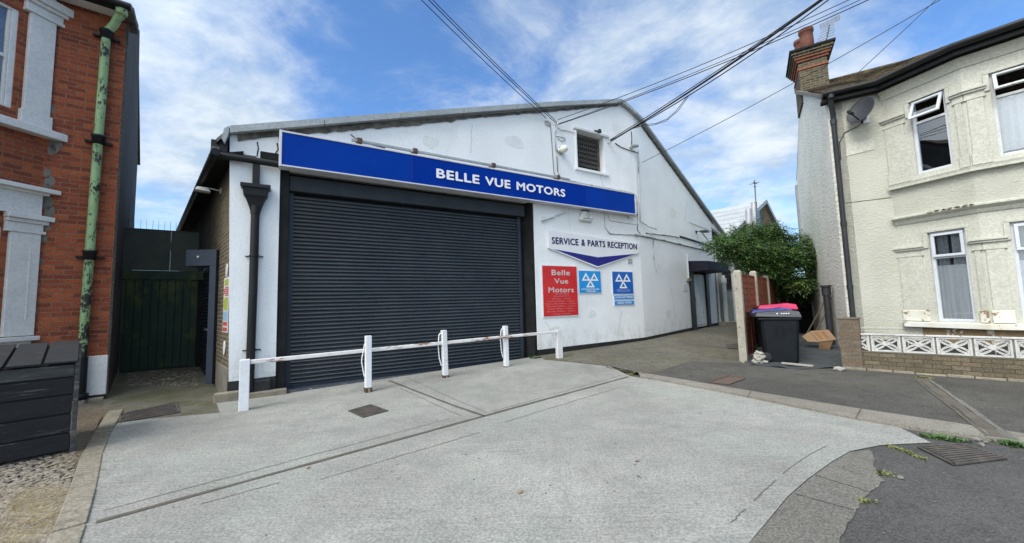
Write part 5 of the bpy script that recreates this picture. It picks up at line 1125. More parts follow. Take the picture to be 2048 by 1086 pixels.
# eaves: gutter follows the bay
eplan = [H_.w(-.12, 0).xy, HK.w(-.02, 0).xy, HC.xy, HDe.xy, HX.w(1.4, 0).xy]
MB().sweep(eplan, [(-.02, HE-.10), (.24, HE-.10), (.24, HE-.04), (-.02, HE-.04)]).build('soffit', M['black_wall'], ch_)
MB().sweep(eplan, [(.22, HE-.12), (.255, HE-.12), (.255, HE+.05), (.22, HE+.05)]).build('fascia', M['black_paint'], ch_)
MB().sweep(eplan, [(.26, HE-.02)]+[(.325-.062*math.cos(q*math.pi/5), HE+.02-.065*math.sin(q*math.pi/5)) for q in range(6)]+[(.39, HE+.06), (.375, HE+.06), (.33, HE-.02)], True).build('gutter', M['gutter'], ch_)
rf = MB()
ev = [Vector((p[0], p[1], HE+.09)) for p in eplan]
def outp(i, o): 
    P_ = [Vector(p) for p in eplan]; d0 = (P_[i]-P_[max(i-1, 0)]); d1 = (P_[min(i+1, len(P_)-1)]-P_[i]); d0 = d0 if d0.length else d1; d1 = d1 if d1.length else d0
    n0 = Vector((d0.y, -d0.x)).normalized(); n1 = Vector((d1.y, -d1.x)).normalized(); m = (n0+n1).normalized(); q = P_[i]+m*o/max(.4, m.dot(n1)); return q
er = [Vector((outp(i, .30).x, outp(i, .30).y, HE+.07)) for i in range(5)]
us = [-.12, uB, 1.8, 4.2, 6.7]; rr = [H_.w(u, RV, RZ) for u in us]
er.append(H_.w(6.7, -.3, HE+.07)); rr.append(H_.w(6.75, RV, RZ))
fs = [(i, i+1, 6+i+1, 6+i) for i in range(5)]
rf.add(er+rr+[q-Vector((0, 0, .06)) for q in er+rr], fs+[(12+a, 12+d_, 12+c, 12+b) for a, b, c, d_ in fs]+[(0, 6, 18, 12)]+[(i+1, i, 12+i, 13+i) for i in range(5)])
rf.quad(H_.w(.01, RV, RZ), rr[5], H_.w(6.75, 7.4, HE+.05), H_.w(.01, 7.4, HE+.05))
def localise(mb, fr): mb.v = [tuple(fr.loc(Vector(p))) for p in mb.v]; return mb
hroof = localise(rf, H_).build('roof', M['tile'], ch_, H_)
# rows of tiles as real steps
tl = MB(); rows = 22
for r_ in range(rows):
    t0, t1 = r_/rows, (r_+1.12)/rows
    for i in range(5):
        a0, a1 = er[i], er[i+1]; b0_, b1_ = rr[i], rr[i+1]
        L_ = (a1-a0).length; cnt = max(1, int(L_/.18))
        for c in range(cnt):
            f0, f1 = c/cnt+.004, (c+1)/cnt-.004; jz = random.uniform(.004, .016)
            def Q(f, tt, h): p_ = a0.lerp(a1, f).lerp(b0_.lerp(b1_, f), tt); return (p_.x, p_.y, p_.z+h)
            tl.add([Q(f0, t0, .012+jz), Q(f1, t0, .012+jz), Q(f1, min(t1, 1), .004), Q(f0, min(t1, 1), .004), Q(f0, t0, -.01), Q(f1, t0, -.01)], [(0, 1, 2, 3), (4, 5, 1, 0)])
localise(tl, H_).build('roof_tile_course', M['tile'], hroof, H_)
MB().tube([H_.w(-.12, RV, RZ+.03), H_.w(6.7, RV, RZ+.03)], .09, 8).build('ridge_tile', M['tile'], hroof)
vb = MB(); vb.bar((-.10, -.25, HE+.02), (-.10, RV, RZ-.01), .05, .10); vb.build('verge_mortar', M['cement'], hroof, H_)
# downpipe
MB().tube([(.03, -.30, HE-.02), (.03, -.26, HE-.16), (.07, -.10, HE-.42), (.07, -.075, HE-.55), (.07, -.075, 3), (.07, -.075, .05)], .05, 12).build('downpipe', M['pipe_dark'], ch_, H_)
MB().tube([(.03, -.31, HE+.01), (.03, -.31, HE-.1)], .066, 12).tube([(.07, -.075, HE-.62), (.07, -.075, HE-.5)], .06, 12).tube([(.07, -.075, 3.0), (.07, -.075, 3.1)], .058, 12).tube([(.07, -.075, 1.6), (.07, -.075, 1.7)], .058, 12).build('pipe_collar', M['pipe_dark'], ch_, H_)
# tall soil pipe stub beside the side wall
ctr = H_.w(-.14, 1.5)
MB().tube([(ctr.x, ctr.y, 0), (ctr.x, ctr.y, 1.62)], .075, 14).tube([(ctr.x, ctr.y, 1.48), (ctr.x, ctr.y, 1.70)], .095, 14).tube([(ctr.x, ctr.y, 1.70), (ctr.x, ctr.y, 1.74)], .12, 14).build('soil_pipe', M['pipe_dark'], ch_)
MB().tube([(ctr.x+.12, ctr.y+.02, .1), (ctr.x+.12, ctr.y+.02, 1.45)], .018, 8).build('waste_pipe', M['cement'], ch_)
# chimney with oversailing courses and pots
CX0, CX1, CV0, CV1 = -.045, .66, 3.55, 4.75
chm = MB().box(CX0, CX1, CV0, CV1, 7.45, 8.75).build('chimney', M['brick_chim'], ch_, H_)
for z0, z1, o, mt in ((8.50, 8.575, .03, 'brick_band'), (8.752, 8.83, .045, 'brick_band'), (8.831, 8.906, .09, 'brick_band'), (8.907, 8.98, .13, 'brick_chim'), (8.981, 9.06, .17, 'brick_chim'), (9.061, 9.13, .21, 'black_wall')):
    MB().box(CX0-o, CX1+o, CV0-o, CV1+o, z0, z1).build('oversail_course', M[mt], chm, H_, bevel=.006)
MB().prism([(CX0-.16, CV0-.16, 9.131), (CX1+.16, CV0-.16, 9.131), (CX1-.1, CV0+.2, 9.26), (CX0+.12, CV0+.2, 9.26)], (0, CV1-CV0+.2, 0)).build('flaunching', M['moss'], chm, H_, bevel=.03)
for (x, y, s) in ((.26, 3.86, 1.0), (.16, 4.40, .92)):
    MB().lathe([(.155*s, 9.18), (.185*s, 9.22), (.18*s, 9.60), (.172*s, 9.80), (.20*s, 9.82), (.20*s, 9.92), (.172*s, 9.93), (.15*s, 9.90), (.15*s, 9.5)], (x, y, 0), 18).build('chimney_pot', M['terracotta'], chm, H_)
# aerial and dish
a0 = H_.w(.62, 3.55, 9.1); 
ar = thing('roof_aerial', H_, a0, 'grey grid aerial on a short mast beside the chimney pots', 'aerial')
MB().tube([(.62, 3.50, 9.05), (.70, 3.5, 9.28), (.78, 3.45, 9.62)], .018, 8).build('mast', M['aerial'], ar, H_)
am = MB()
for k in range(5): zz = 9.22+k*.08; cx = .66+k*.02; am.bar((cx-.22+k*.015, 3.5, zz+.01), (cx+.22-k*.02, 3.42, zz+.05), .014, .014)
am.build('elements', M['aerial'], ar, H_)
am = MB()
for k in range(4): zz = 9.60+k*.045; am.bar((.56, 3.48, zz), (1.02, 3.40, zz+.06), .014, .014)
for k in range(6): x = .56+k*.092; am.bar((x, 3.48-.016*k, 9.60+.012*k), (x, 3.48-.016*k, 9.74+.012*k), .012, .012)
am.build('reflector', M['aerial'], ar, H_)
ds = thing('satellite_dish', H_, H_.w(.5, -.3, 5.3), 'dark grey satellite dish under the eaves of the cream house', 'satellite dish')
dc = Vector((.50, -.30, 5.42)); dax = Vector((-.62, -.62, .35)).normalized()
rot = dax.to_track_quat('Z', 'Y').to_matrix()
prof = [(0, -.05)]+[(r_*.26, -.05+.07*r_*r_) for r_ in (.25, .5, .75, 1.0)]+[(.268, .022), (.26, .004)]+[(r_*.26, -.064+.07*r_*r_) for r_ in (.75, .5, .25)]+[(0, -.064)]
mb = MB().lathe(prof, dc, 28, rot @ Matrix.Diagonal((1, 1.12, 1)))
mb.build('reflector', M['dish'], ds, H_)
lo = dc+rot @ Vector((0, -.27, 0)); ft = dc+dax*.36+Vector((0, 0, -.20))
MB().tube([dc-dax*.05, dc+Vector((0, 0, -.27))-dax*.02, ft], .014, 8).build('arm', M['gutter'], ds, H_)
MB().tube([ft-dax*.02, ft-dax*-.03, ft-dax*.10], .032, 10).build('receiver', M['gutter'], ds, H_)
MB().tube([dc-dax*.06, (.62, -.10, 5.32), (.62, 0, 5.32)], .02, 8).box(.56, .68, -.02, -.003, 5.22, 5.42).build('bracket', M['galv'], ds, H_)
P_ = [(.62, -.01, 5.30), (.48, -.012, 5.18), (.25, -.012, 5.10), (.15, -.012, 4.9), (.14, -.012, 4.5)]
o = MB().tube(P_, .008, 6).build('dish_lead', M['cable'], None, H_); tag(o, 'thin lead drooping below the satellite dish', 'cable')

# ================================================================== RIGHT FOREGROUND: wall, fence, bins
gwl = thing('garden_wall', FW, FW.o, 'low brown brick garden wall topped with white pierced blocks', 'wall')
MB().box(0, .315, -.004, .33, -.06, 1.0).build('pillar', M['brick_pillar'], gwl, FW, bevel=.004)
MB().box(-.012, .325, -.016, .34, 1.001, 1.03).build('pillar_cap', M['brick_pillar'], gwl, FW, bevel=.005)
MB().box(.317, 4.4, .02, .22, -.06, .385).build('brick_course', M['brick_wall'], gwl, FW)
ft = MB(); q = .02
while q < 4.3:
    l = random.uniform(.14, .4); o_ = random.uniform(.005, .045); ft.box(q, q+l-.012, .0-o_, .1, -.06, PZ+random.uniform(.02, .05)); q += l
ft.build('footing_stone', M['stone'], gwl, FW, bevel=.012)
BX = [.33-.315, .448, .873, 1.30, 1.73, 2.155, 2.58, 3.0, 3.43, 3.86, 4.29]
MB().box(.317, 4.4, .03, .21, .386, .398).build('mortar_bed', M['cement'], gwl, FW)
def block(u0, u1, full=True):
    z0, z1, y0, y1 = .40, .70, .03, .13; b = .026; m = MB(); w_, h_ = u1-u0, z1-z0; cx, cz = (u0+u1)/2, (z0+z1)/2
    m.box(u0, u0+b, y0, y1, z0, z1).box(u1-b, u1, y0, y1, z0, z1).box(u0+b, u1-b, y0, y1, z0, z0+b).box(u0+b, u1-b, y0, y1, z1-b, z1)
    yc, t_ = y0+.012, .031
    def arc(pts):
        P_ = [Vector((x, 0, z)) for x, z in pts]
        for a_, b_ in zip(P_, P_[1:]):
            d = (b_-a_).normalized(); s_ = Vector((-d.z, 0, d.x))*t_/2; e = d*.004
            m.prism([(p.x, yc, p.z) for p in (a_-s_-e, b_-s_+e, b_+s_+e, a_+s_-e)], (0, y1-yc-.015, 0))
    N = 7
    for sx in (-1, 1):
        for sz in (-1, 1):
            ex_, ez = cx+sx*(w_/2-b), cz+sz*(h_/2-b)
            for (c1x, c1z) in ((.75, .12), (.22, .72)):                  # two ribs from the boss to each corner, making a petal
                pts = []
                for k in range(N+1):
                    t_k = k/N; qx = 2*t_k*(1-t_k)*c1x+t_k*t_k; qz = 2*t_k*(1-t_k)*c1z+t_k*t_k
                    pts.append((cx+sx*qx*(w_/2-b), cz+sz*qz*(h_/2-b)))
                arc(pts)
        m.prism([(cx+sx*(w_/2-b), yc+.004, cz-.075), (cx+sx*(w_/2-b-.018), yc+.004, cz-.07), (cx+sx*(w_/2-b-.018), yc+.004, cz+.07), (cx+sx*(w_/2-b), yc+.004, cz+.075)], (0, .06, 0))
    m.prism([(cx+.05*math.cos(k*math.pi/5), yc-.008, cz+.042*math.sin(k*math.pi/5)) for k in range(10)], (0, y1-yc-.01, 0))
    return m
for k, (a, b) in enumerate(zip(BX, BX[1:])):
    if k == 0: a = .20
    blk = block(a+.012, b-.012)
    if k == 0:                                                    # the first block is cut against the pillar
        blk = block(.10, b-.012); 
        bm_o = blk; keep = MB()
        for f, s_ in zip(bm_o.f, bm_o.s):
            if min(bm_o.v[i][0] for i in f) > .30: keep.add([bm_o.v[i] for i in f], [tuple(range(len(f)))])
        blk = keep
    blk.build('pierced_block', M['blockwhite'], gwl, FW)
    MB().box(b-.011, b+.011, .04, .125, .399, .70).build('mortar_joint', M['cement'], gwl, FW)
cp = MB()
for k in range(10): cp.box(.318+k*.43, .318+k*.43+.422, .015, .145, .701, .728)
cp.build('coping', M['blockwhite'], gwl, FW, bevel=.006)

fn = thing('board_fence', FE, FE.o, 'red brown board fence with pale concrete posts beside the bins', 'fence')
for k, (u, h, w_) in enumerate(((0, 2.14, .125), (1.83, 2.20, .11), (3.66, 2.16, .11), (5.49, 2.2, .11))):
    x0, x1, y0, y1 = u-.01, u+.135, -.085, .075
    m = MB().hexa([(x0, y0, -.05), (x1, y0, -.05), (x1, y1, -.05), (x0, y1, -.05), (x0, y0, h-.05), (x1, y0, h-.05), (x1, y1, h-.05), (x0, y1, h-.05)])
    m.add([(x0, y0, h-.05), (x1, y0, h-.05), (x1, y1, h-.05), (x0, y1, h-.05), (x0+.035, y0+.03, h), (x1-.035, y0+.03, h), (x1-.035, y1-.03, h), (x0+.035, y1-.03, h)], [(0, 1, 5, 4), (1, 2, 6, 5), (2, 3, 7, 6), (3, 0, 4, 7), (4, 5, 6, 7)])
    ps = m.build('concrete_post', M['concrete_post'], fn, FE, bevel=.008)
    hl = MB()
    for zz in (.35, .8, 1.25, 1.7, 2.0): hl.tube([(x0-.001, 0.02, zz), (x0-.004, .02, zz)], .012, 8); hl.tube([(x0+.06, y0-.001, zz-.1), (x0+.06, y0-.004, zz-.1)], .012, 8)
    hl.build('bolt_hole', M['rubber'], ps, FE)
for k in range(3):
    u0, u1 = k*1.83+.14, k*1.83+1.82
    bd_ = MB(); n = 13
    for j in range(n):                                            # horizontal lap boards, each over the one below
        z0 = .10+j*.147; off = random.uniform(-.003, .003)
        bd_.hexa([(u0, -.030+off, z0), (u1, -.030+off, z0), (u1, -.012, z0), (u0, -.012, z0), (u0, -.016+off, z0+.165), (u1, -.016+off, z0+.165), (u1, -.008, z0+.165), (u0, -.008, z0+.165)])
    pn = bd_.build('fence_panel', M['fence_red'], fn, FE)
    MB().box(u0, u1, -.04, .03, 2.03, 2.06).box(u0, u0+.03, -.045, .03, .08, 2.03).box(u1-.03, u1, -.045, .03, .08, 2.03).box(u0+.8, u0+.84, -.045, -.031, .08, 2.03).build('batten', M['fence_red'], pn, FE, bevel=.003)
sheetpts = [FE.w(.1, -.07), FE.w(5.2, -.07), H_.w(-.02, 5.5), H_.w(-.02, .3), FW.w(-.02, .30), FW.w(-.04, .02), gp(1595, 739, .03), gp(1503, 730, .03)]
gs_ = sheet('ground_sheet', sheetpts, M['membrane'], .036, kind=None, step=.12)
def yard(p): return .045+.115*max(0, min(1.8, H_.loc((p[0], p[1], 0)).y+.3))
for v in gs_.data.vertices: v.co.z = yard(v.co)-.012+.008+.016*math.sin(v.co.x*9+v.co.y*5)*math.sin(v.co.y*13-v.co.x*4)
tag(gs_, 'wrinkled black ground sheet spread under the bins', 'ground sheet')
b1 = gp(1603, 727, .045)
BD = 117.0
def make_bin(at, deg, lid, label, z=.045):
    z = yard(at); fr = Frame(at, deg); fr.m = fr.m @ Matrix.Scale(1.06, 4); o = thing('wheelie_bin', fr, (at[0], at[1], z), label, 'wheelie bin', 'wheelie bins in the yard')
    # local: x towards the bin's front (lid opens there), y back into the yard, seen side is y=0
    d0, d1, w0, w1, h_ = .56, .68, .46, .56, .93
    X = lambda t_: (-.5*(d1-d0)*(t_), 0)
    zb = z/1.06
    body = MB()
    lv_ = [(0, 0), (.25, .27), (.9, .97), (1.0, 1.0)]
    rings = []
    for zz, k in ((.0, 0.), (.06, .12), (.55, .62), (.88, .96)):
        dx, dy = (d1-d0)*k/2, (w1-w0)*k/2; c = .05
        x0, x1, y0, y1 = -d0-dx, dx, .05-dy, .05+w0+dy
        rings.append([(x0+c, y0, zb+zz), (x1-c, y0, zb+zz), (x1, y0+c, zb+zz), (x1, y1-c, zb+zz), (x1-c, y1, zb+zz), (x0+c, y1, zb+zz), (x0, y1-c, zb+zz), (x0, y0+c, zb+zz)])
    pts = [p for r_ in rings for p in r_]; n = 8
    body.add(pts, [(i*n+k, i*n+(k+1) % n, (i+1)*n+(k+1) % n, (i+1)*n+k) for i in range(3) for k in range(n)]+[tuple(range(n-1, -1, -1)), tuple(range(24, 32))])
    bo = body.build('body', M['bin'], o, fr, bevel=.006)
    MB().box(-d1+.02, .085, -.02, w1+.035, zb+.875, zb+.925).build('rim', M['bin'], bo, fr, bevel=.012)
    ar_ = MB(); P_ = [(-.22, zb+.50)]+[(-.29+.07*math.cos(q*math.pi/8), zb+.70+.07*math.sin(q*math.pi/8)) for q in range(9)]+[(-.36, zb+.50)]
    ar_.tube([(x, .05-(w1-w0)/2*((zz-zb)/.93)-.002, zz) for x, zz in P_], .008, 6); ar_.build('embossed_arch', M['bin'], bo, fr)
    ld = MB(); xb, xf = -d1-.03, .10
    ld.add([(xb, -.03, zb+.95), (xf, -.03, zb+.93), (xf, w1+.045, zb+.93), (xb, w1+.045, zb+.95), (xb+.05, .0, zb+1.03), (xf-.30, .0, zb+1.055), (xf-.20, .01, zb+1.075), (xf-.03, .02, zb+1.045), (xf-.03, w1, zb+1.045), (xf-.20, w1, zb+1.075), (xf-.30, w1+.01, zb+1.055), (xb+.05, w1+.01, zb+1.03)],
        [(0, 3, 2, 1), (0, 1, 7, 6, 5, 4), (1, 2, 8, 7), (2, 3, 11, 10, 9, 8), (3, 0, 4, 11), (4, 5, 10, 11), (5, 6, 9, 10), (6, 7, 8, 9)])
    lo_ = ld.build('lid', M[lid], o, fr, bevel=.012)
    MB().box(-.27, -.06, -.012, .02, zb+.965, zb+.995).build('lid_grip', M['rubber'], lo_, fr, bevel=.006)
    MB().tube([(xb-.05, .0, zb+.97), (xb-.05, w1+.01, zb+.97)], .016, 8).box(xb-.06, xb+.08, .02, .07, zb+.94, zb+.985).box(xb-.06, xb+.08, w1-.06, w1-.01, zb+.94, zb+.985).build('handle_bar', M['bin'], o, fr)
    ry = Matrix.Rotation(R(90), 3, 'X')
    for yy in (.055, w0+.10):
        wh = MB().lathe([(0, -.025), (.085, -.025), (.10, -.018), (.10, .018), (.085, .025), (0, .025)], (-d0+.0, yy-.03, zb+.10), 20, ry).build('wheel', M['rubber'], o, fr)
        MB().lathe([(.075, -.03), (.06, -.03), (.055, -.024), (0, -.024)], (-d0, yy-.055 if yy < .1 else yy+.03, zb+.10), 16, ry).build('hub', M['bin'], wh, fr)
    return o
F1 = Frame(b1, BD)
make_bin(F1.w(-.03, -.02), BD, 'lid_grey', 'black wheelie bin with a dark grey lid, nearest the pavement')
make_bin(F1.w(-.05, .72), BD, 'lid_blue', 'wheelie bin with a blue lid behind the grey lidded one')
make_bin(F1.w(.17, 1.50), BD, 'lid_pink', 'wheelie bin with a bright pink lid, furthest back')
# marks on the nearest lid
o = MB()
fr = F1
zb = yard(F1.w(-.03, -.02))/1.06
mk = MB()
for a in (-.30, -.22, -.18, -.14, -.10): mk.box(a-.03, a+(-.006 if a > -.25 else .0), .00, .004, zb+1.0, zb+1.022)
hb = [q for q in bpy.data.objects if q.name == 'lid'][0]
mk.v = [(x, y-.012, z) for x, y, z in mk.v]; fr = Frame(F1.w(-.03, -.02), BD); fr.m = fr.m @ Matrix.Scale(1.06, 4)
mk.build('lid_mark', M['white_letter'], hb, fr)
# cardboard, plank, rubble
cb = gp(1612, 694, .05); CBf = Frame(H_.w(-.62, 1.0), 118)
o = thing('cardboard_box', CBf, CBf.o, 'flattened brown cardboard box with printed squares by the house wall', 'cardboard box')
tiltm = lambda x, y, z: (x, y, z)
A_ = CBf.w(.0, 0, .38); 
p0, p1_, p2_, p3_ = (Vector(q) for q in ((.05, .10, .60), (.40, .02, .64), (.50, -.16, .42), (.17, -.12, .36)))
def Cq(a, b, h=0): p_ = p0.lerp(p1_, a).lerp(p3_.lerp(p2_, a), b); nn = (p1_-p0).cross(p3_-p0).normalized(); nn = nn if nn.y < 0 else -nn; return p_+nn*h
MB().add([Cq(0, 0), Cq(1, 0), Cq(1, 1), Cq(0, 1), Cq(0, 0, .02), Cq(1, 0, .02), Cq(1, 1, .02), Cq(0, 1, .02)], [(0, 3, 2, 1), (4, 5, 6, 7), (0, 1, 5, 4), (1, 2, 6, 5), (2, 3, 7, 6), (3, 0, 4, 7)]).build('panel', M['card'], o, CBf)
MB().add([Cq(0, 0), Cq(0, 1), (-.04, -.02, .36), (-.13, .08, .48)], [(0, 1, 2, 3)]).add([Cq(0, 1), Cq(.8, 1), (.36, -.08, .17), (.16, -.04, .17)], [(0, 1, 2, 3)]).build('flap', M['card'], o, CBf)
m = MB()
for i in range(5):
    for j in range(2):
        a, b = .14+j*.36, .14+i*.15; m.quad(Cq(a, b, .022), Cq(a+.22, b, .022), Cq(a+.22, b+.09, .022), Cq(a, b+.09, .022))
m.build('printed_squares', M['card_print'], o, CBf)
a, b = gp(1564, 728, .055), gp(1627, 734, .055)
o = MB().bar(a+Vector((0, 0, .02)), b+Vector((0, 0, .02)), .08, .035).build('pale_plank', M['plank_pale'], None, None, bevel=.005); tag(o, 'pale timber offcut lying at the edge of the ground sheet', 'plank')
c = gp(1522, 727, .03); m = MB()
for dx, dy, dz, r in ((-.04, .05, .05, .075), (.05, .02, .04, .065), (-.01, .03, .13, .085), (.06, .05, .14, .06), (-.06, .06, .16, .055), (.02, .05, .21, .06), (-.02, .06, .23, .045), (.10, .0, .03, .04), (-.09, .02, .03, .04)): m.rock(c+Vector((dx, dy, dz)), r, (1.25, 1.05, .8), .34, 2)
o = m.build('broken_concrete', M['rubble'], None); tag(o, 'lump of pale broken concrete at the foot of the fence post', 'rubble')
c = gp(1680, 742, .03); m = MB().rock(c+Vector((.02, .04, .03)), .09, (1.3, .9, .55), .15, 2); o = m.build('loose_stone', M['rubble'], None); tag(o, 'flat pale stone against the garden wall pillar', 'stone')
for i, (v, r0, lb) in enumerate(((2.55, .0, 'thin timber leaning on the house wall behind the bins'), (2.1, .3, 'second thin timber leaning by the pink lidded bin'))):
    o = MB().bar(H_.w(-.75+r0*.4, v-.3, .06), H_.w(-.05, v, 1.35-.2*i), .03, .018).build('leaning_timber', M['timber_dark'], None); tag(o, lb, 'timber', 'timbers leaning in the yard')

# ================================================================== TREE over the yard
T0 = Vector((8.55, 13.2, 0))
tr = thing('shrub_tree', None, T0, 'bushy green tree spilling over the board fence between the buildings', 'tree')
tb = MB()
limbs = []
for k in range(7):
    a = k*.9+.3; p0_ = T0+Vector((.12*math.cos(a), .12*math.sin(a), 0)); e_ = T0+Vector((random.uniform(.5, 1.5)*math.cos(a), random.uniform(.4, 1.2)*math.sin(a), random.uniform(2.2, 3.3)))
    mid_ = p0_.lerp(e_, .5)+Vector((random.uniform(-.2, .2), random.uniform(-.2, .2), .2)); tb.tube([p0_, p0_.lerp(mid_, .5), mid_, e_], [.055, .045, .032, .012], 7)
tb.build('trunk', M['bark'], tr)
clumps = []
def clump(px_, py_, dist, r, flat=.62):
    d = ray(px_, py_); d = d/d.dot(_fw)
    clumps.append((Vector((0, 0, EYE))+d*dist, r, flat))
for (x, y, dd, r) in ((1432, 487, 11.6, .30), (1450, 492, 11.8, .40), (1470, 478, 12.2, .45), (1496, 468, 12.8, .50), (1525, 466, 13.3, .52), (1552, 470, 13.4, .50), (1580, 482, 13.2, .45), (1600, 492, 12.9, .38), (1621, 482, 12.4, .20), (1616, 500, 12.3, .30), (1470, 505, 11.9, .42), (1500, 500, 12.0, .50), (1535, 505, 12.2, .55), (1570, 512, 12.4, .52), (1602, 520, 12.3, .42), (1618, 525, 12.2, .26), (1490, 528, 12.0, .36), (1525, 535, 12.2, .45), (1560, 545, 12.5, .52), (1595, 552, 12.6, .45), (1612, 556, 12.4, .28), (1545, 575, 13.2, .55), (1580, 585, 13.4, .60), (1605, 590, 13.2, .35), (1455, 512, 12.3, .25), (1520, 520, 13.4, .7), (1570, 520, 13.8, .7), (1510, 452, 13.2, .22), (1545, 456, 13.4, .22), (1600, 570, 12.0, .3)):
    clump(x, y, dd, r)
crown, dry, young = MB(), MB(), MB()
def leaf_at(mb, p, d, ln, wd):
    d = d.normalized(); s_ = d.cross(Vector((random.uniform(-.3, .3), random.uniform(-.3, .3), 1))).normalized()*wd; up = s_.cross(d).normalized()*wd*.25
    mb.add([p, p+d*ln*.45+s_-up, p+d*ln, p+d*ln*.45-s_-up], [(0, 1, 2, 3)])
for (c, r, fl) in clumps:
    cnt = int(285*(r/.45)**2)
    for _ in range(cnt):
        v = Vector((random.gauss(0, 1), random.gauss(0, 1), random.gauss(0, 1))).normalized()*(random.random()**.4)*r*random.uniform(.85, 1.18)
        v.z *= fl; p = c+v
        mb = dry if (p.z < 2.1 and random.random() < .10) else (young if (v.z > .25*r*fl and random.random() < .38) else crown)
        ax = Vector((v.x, v.y, v.z*.3-.1*r)).normalized()+Vector((random.uniform(-.6, .6), random.uniform(-.6, .6), random.uniform(-.5, .25)))
        ax.normalize(); sd_ = ax.cross(Vector((0, 0, 1))); sd_ = sd_.normalized() if sd_.length > .05 else Vector((1, 0, 0))
        for k in range(5):                                        # a spray of narrow leaflets
            q = p+ax*.045*k; sg_ = 1 if k % 2 else -1
            leaf_at(mb, q, ax*.5+sd_*sg_*.9+Vector((0, 0, random.uniform(-.35, .1))), random.uniform(.075, .12), random.uniform(.014, .022))
        leaf_at(mb, p+ax*.2, ax+Vector((0, 0, -.2)), .11, .018)
for k in range(60):                                               # shoots breaking the outline
    c, r, fl = random.choice(clumps[:20]); a = random.uniform(0, 6.28); base = c+Vector((math.cos(a)*r*.6, math.sin(a)*r*.6, r*.45*fl)); dr = Vector((math.cos(a)*.5, math.sin(a)*.5, random.uniform(.3, 1))).normalized()
    for j in range(9):
        q = base+dr*.045*j
        for s_ in (1, -1): leaf_at(young if k % 3 else crown, q, dr*.4+Vector((-math.sin(a)*s_, math.cos(a)*s_, -.1)), .11, .018)
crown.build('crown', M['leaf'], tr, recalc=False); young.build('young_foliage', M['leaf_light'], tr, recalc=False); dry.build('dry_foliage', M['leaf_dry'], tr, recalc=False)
fa, fb = FE.w(5.62, .0), H_.w(-.03, 5.7); fd = fb-fa; RF = Frame(fa, math.degrees(math.atan2(fd.x, fd.y)))
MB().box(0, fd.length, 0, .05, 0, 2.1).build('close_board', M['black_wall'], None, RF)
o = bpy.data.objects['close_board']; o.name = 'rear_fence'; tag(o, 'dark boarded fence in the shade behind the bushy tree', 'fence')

# ================================================================== BUILDING AT THE BACK
bb = thing('workshop_building', BW, BW.o, 'brick workshop with a pale sheet roof and flues beyond the tree', 'workshop')
apx = BW.pix(1528, 406); lft = BW.pix(1452, 480); rgt = BW.pix(1556, 462)
au, az = apx; sl = (apx[1]-lft[1])/(apx[0]-lft[0]); slr = (apx[1]-rgt[1])/(rgt[0]-apx[0])
ul, ur = au-5.5, au+4.0
def zl_(u): return az-(au-u)*sl if u < au else az-(u-au)*slr
MB().prism([(ul, 0, 0), (ur, 0, 0), (ur, 0, zl_(ur)), (au, 0, az), (ul, 0, zl_(ul))], (0, .3, 0)).build('gable_wall', M['brick_back'], bb, BW)
MB().prism([(ul-.3, -.15, zl_(ul-.3)+.05), (au, -.15, az+.05), (au, -.15, az+.20), (ul-.3, -.15, zl_(ul-.3)+.20)], (0, 14, 0)).build('roof', M['corr'], bb, BW)
rfb = [c for c in bb.children if c.name.startswith('roof')][0]
MB().prism([(au+.001, -.15, az+.05), (ur+.3, -.15, zl_(ur+.3)+.05), (ur+.3, -.15, zl_(ur+.3)+.2), (au+.001, -.15, az+.20)], (0, 14, 0)).build('roof', M['corr'], bb, BW)
MB().prism([(ul-.3, -.18, zl_(ul-.3)-.05), (au, -.18, az-.05), (au, -.18, az+.21), (ul-.3, -.18, zl_(ul-.3)+.21)], (0, .028, 0)).build('barge_board', M['flash'], bb, BW)
MB().prism([(au+.001, -.18, az-.05), (ur+.3, -.18, zl_(ur+.3)-.05), (ur+.3, -.18, zl_(ur+.3)+.21), (au+.001, -.18, az+.21)], (0, .028, 0)).build('barge_board', M['flash'], bb, BW)
rb = MB()
for k in range(6):
    f = k/6; u = ul-.3+(au-ul+.2)*f; rb.prism([(u, -.15, zl_(u)+.205), (u+.05, -.15, zl_(u+.05)+.205), (u+.05, -.15, zl_(u+.05)+.225), (u, -.15, zl_(u)+.225)], (0, 14, 0))
rb.build('sheet_lap', M['flash'], rfb, BW)
for k in range(3):
    y0 = 6.5+k*1.0; u0, u1 = ul+1.6, au-.4
    MB().prism([(u0, y0, zl_(u0)+.21), (u1, y0, zl_(u1)+.21), (u1, y0, zl_(u1)+.26), (u0, y0, zl_(u0)+.26)], (0, .75, 0)).build('rooflight', M['skylight'], rfb, BW)
for px_, pt_, pb_, mt, r in ((1508, 405, 470, 'flue', .16), (1511, 424, 470, 'flue_blue', .24), (1497, 418, 480, 'flue', .17)):
    a = BW.pix(px_, pt_, -.5); b = BW.pix(px_, pb_, -.5); MB().tube([(b[0], -.5, b[1]-1.5), (a[0], -.5, a[1])], r, 12).build('flue', M[mt], bb, BW)
a = BW.pix(1509, 360, -.8); b = BW.pix(1514, 460, -.8)
o = thing('mast_aerial', BW, BW.w(b[0], -.8, b[1]), 'thin cross shaped aerial on a tall mast above the workshop', 'aerial')
MB().tube([(b[0], -.8, b[1]-1), (a[0], -.8, a[1])], .035, 6).build('mast', M['aerial'], o, BW)
z_ = BW.pix(1509, 366, -.8)[1]; m = MB(); m.tube([(a[0]-.25, -.8, z_), (a[0]+.32, -.8, z_+.03)], .03, 5).tube([(a[0]-.22, -.8, z_-.25), (a[0]+.15, -.8, z_-.2)], .02, 5).tube([(a[0], -1.05, z_), (a[0], -.5, z_)], .02, 5); m.build('elements', M['aerial'], o, BW)

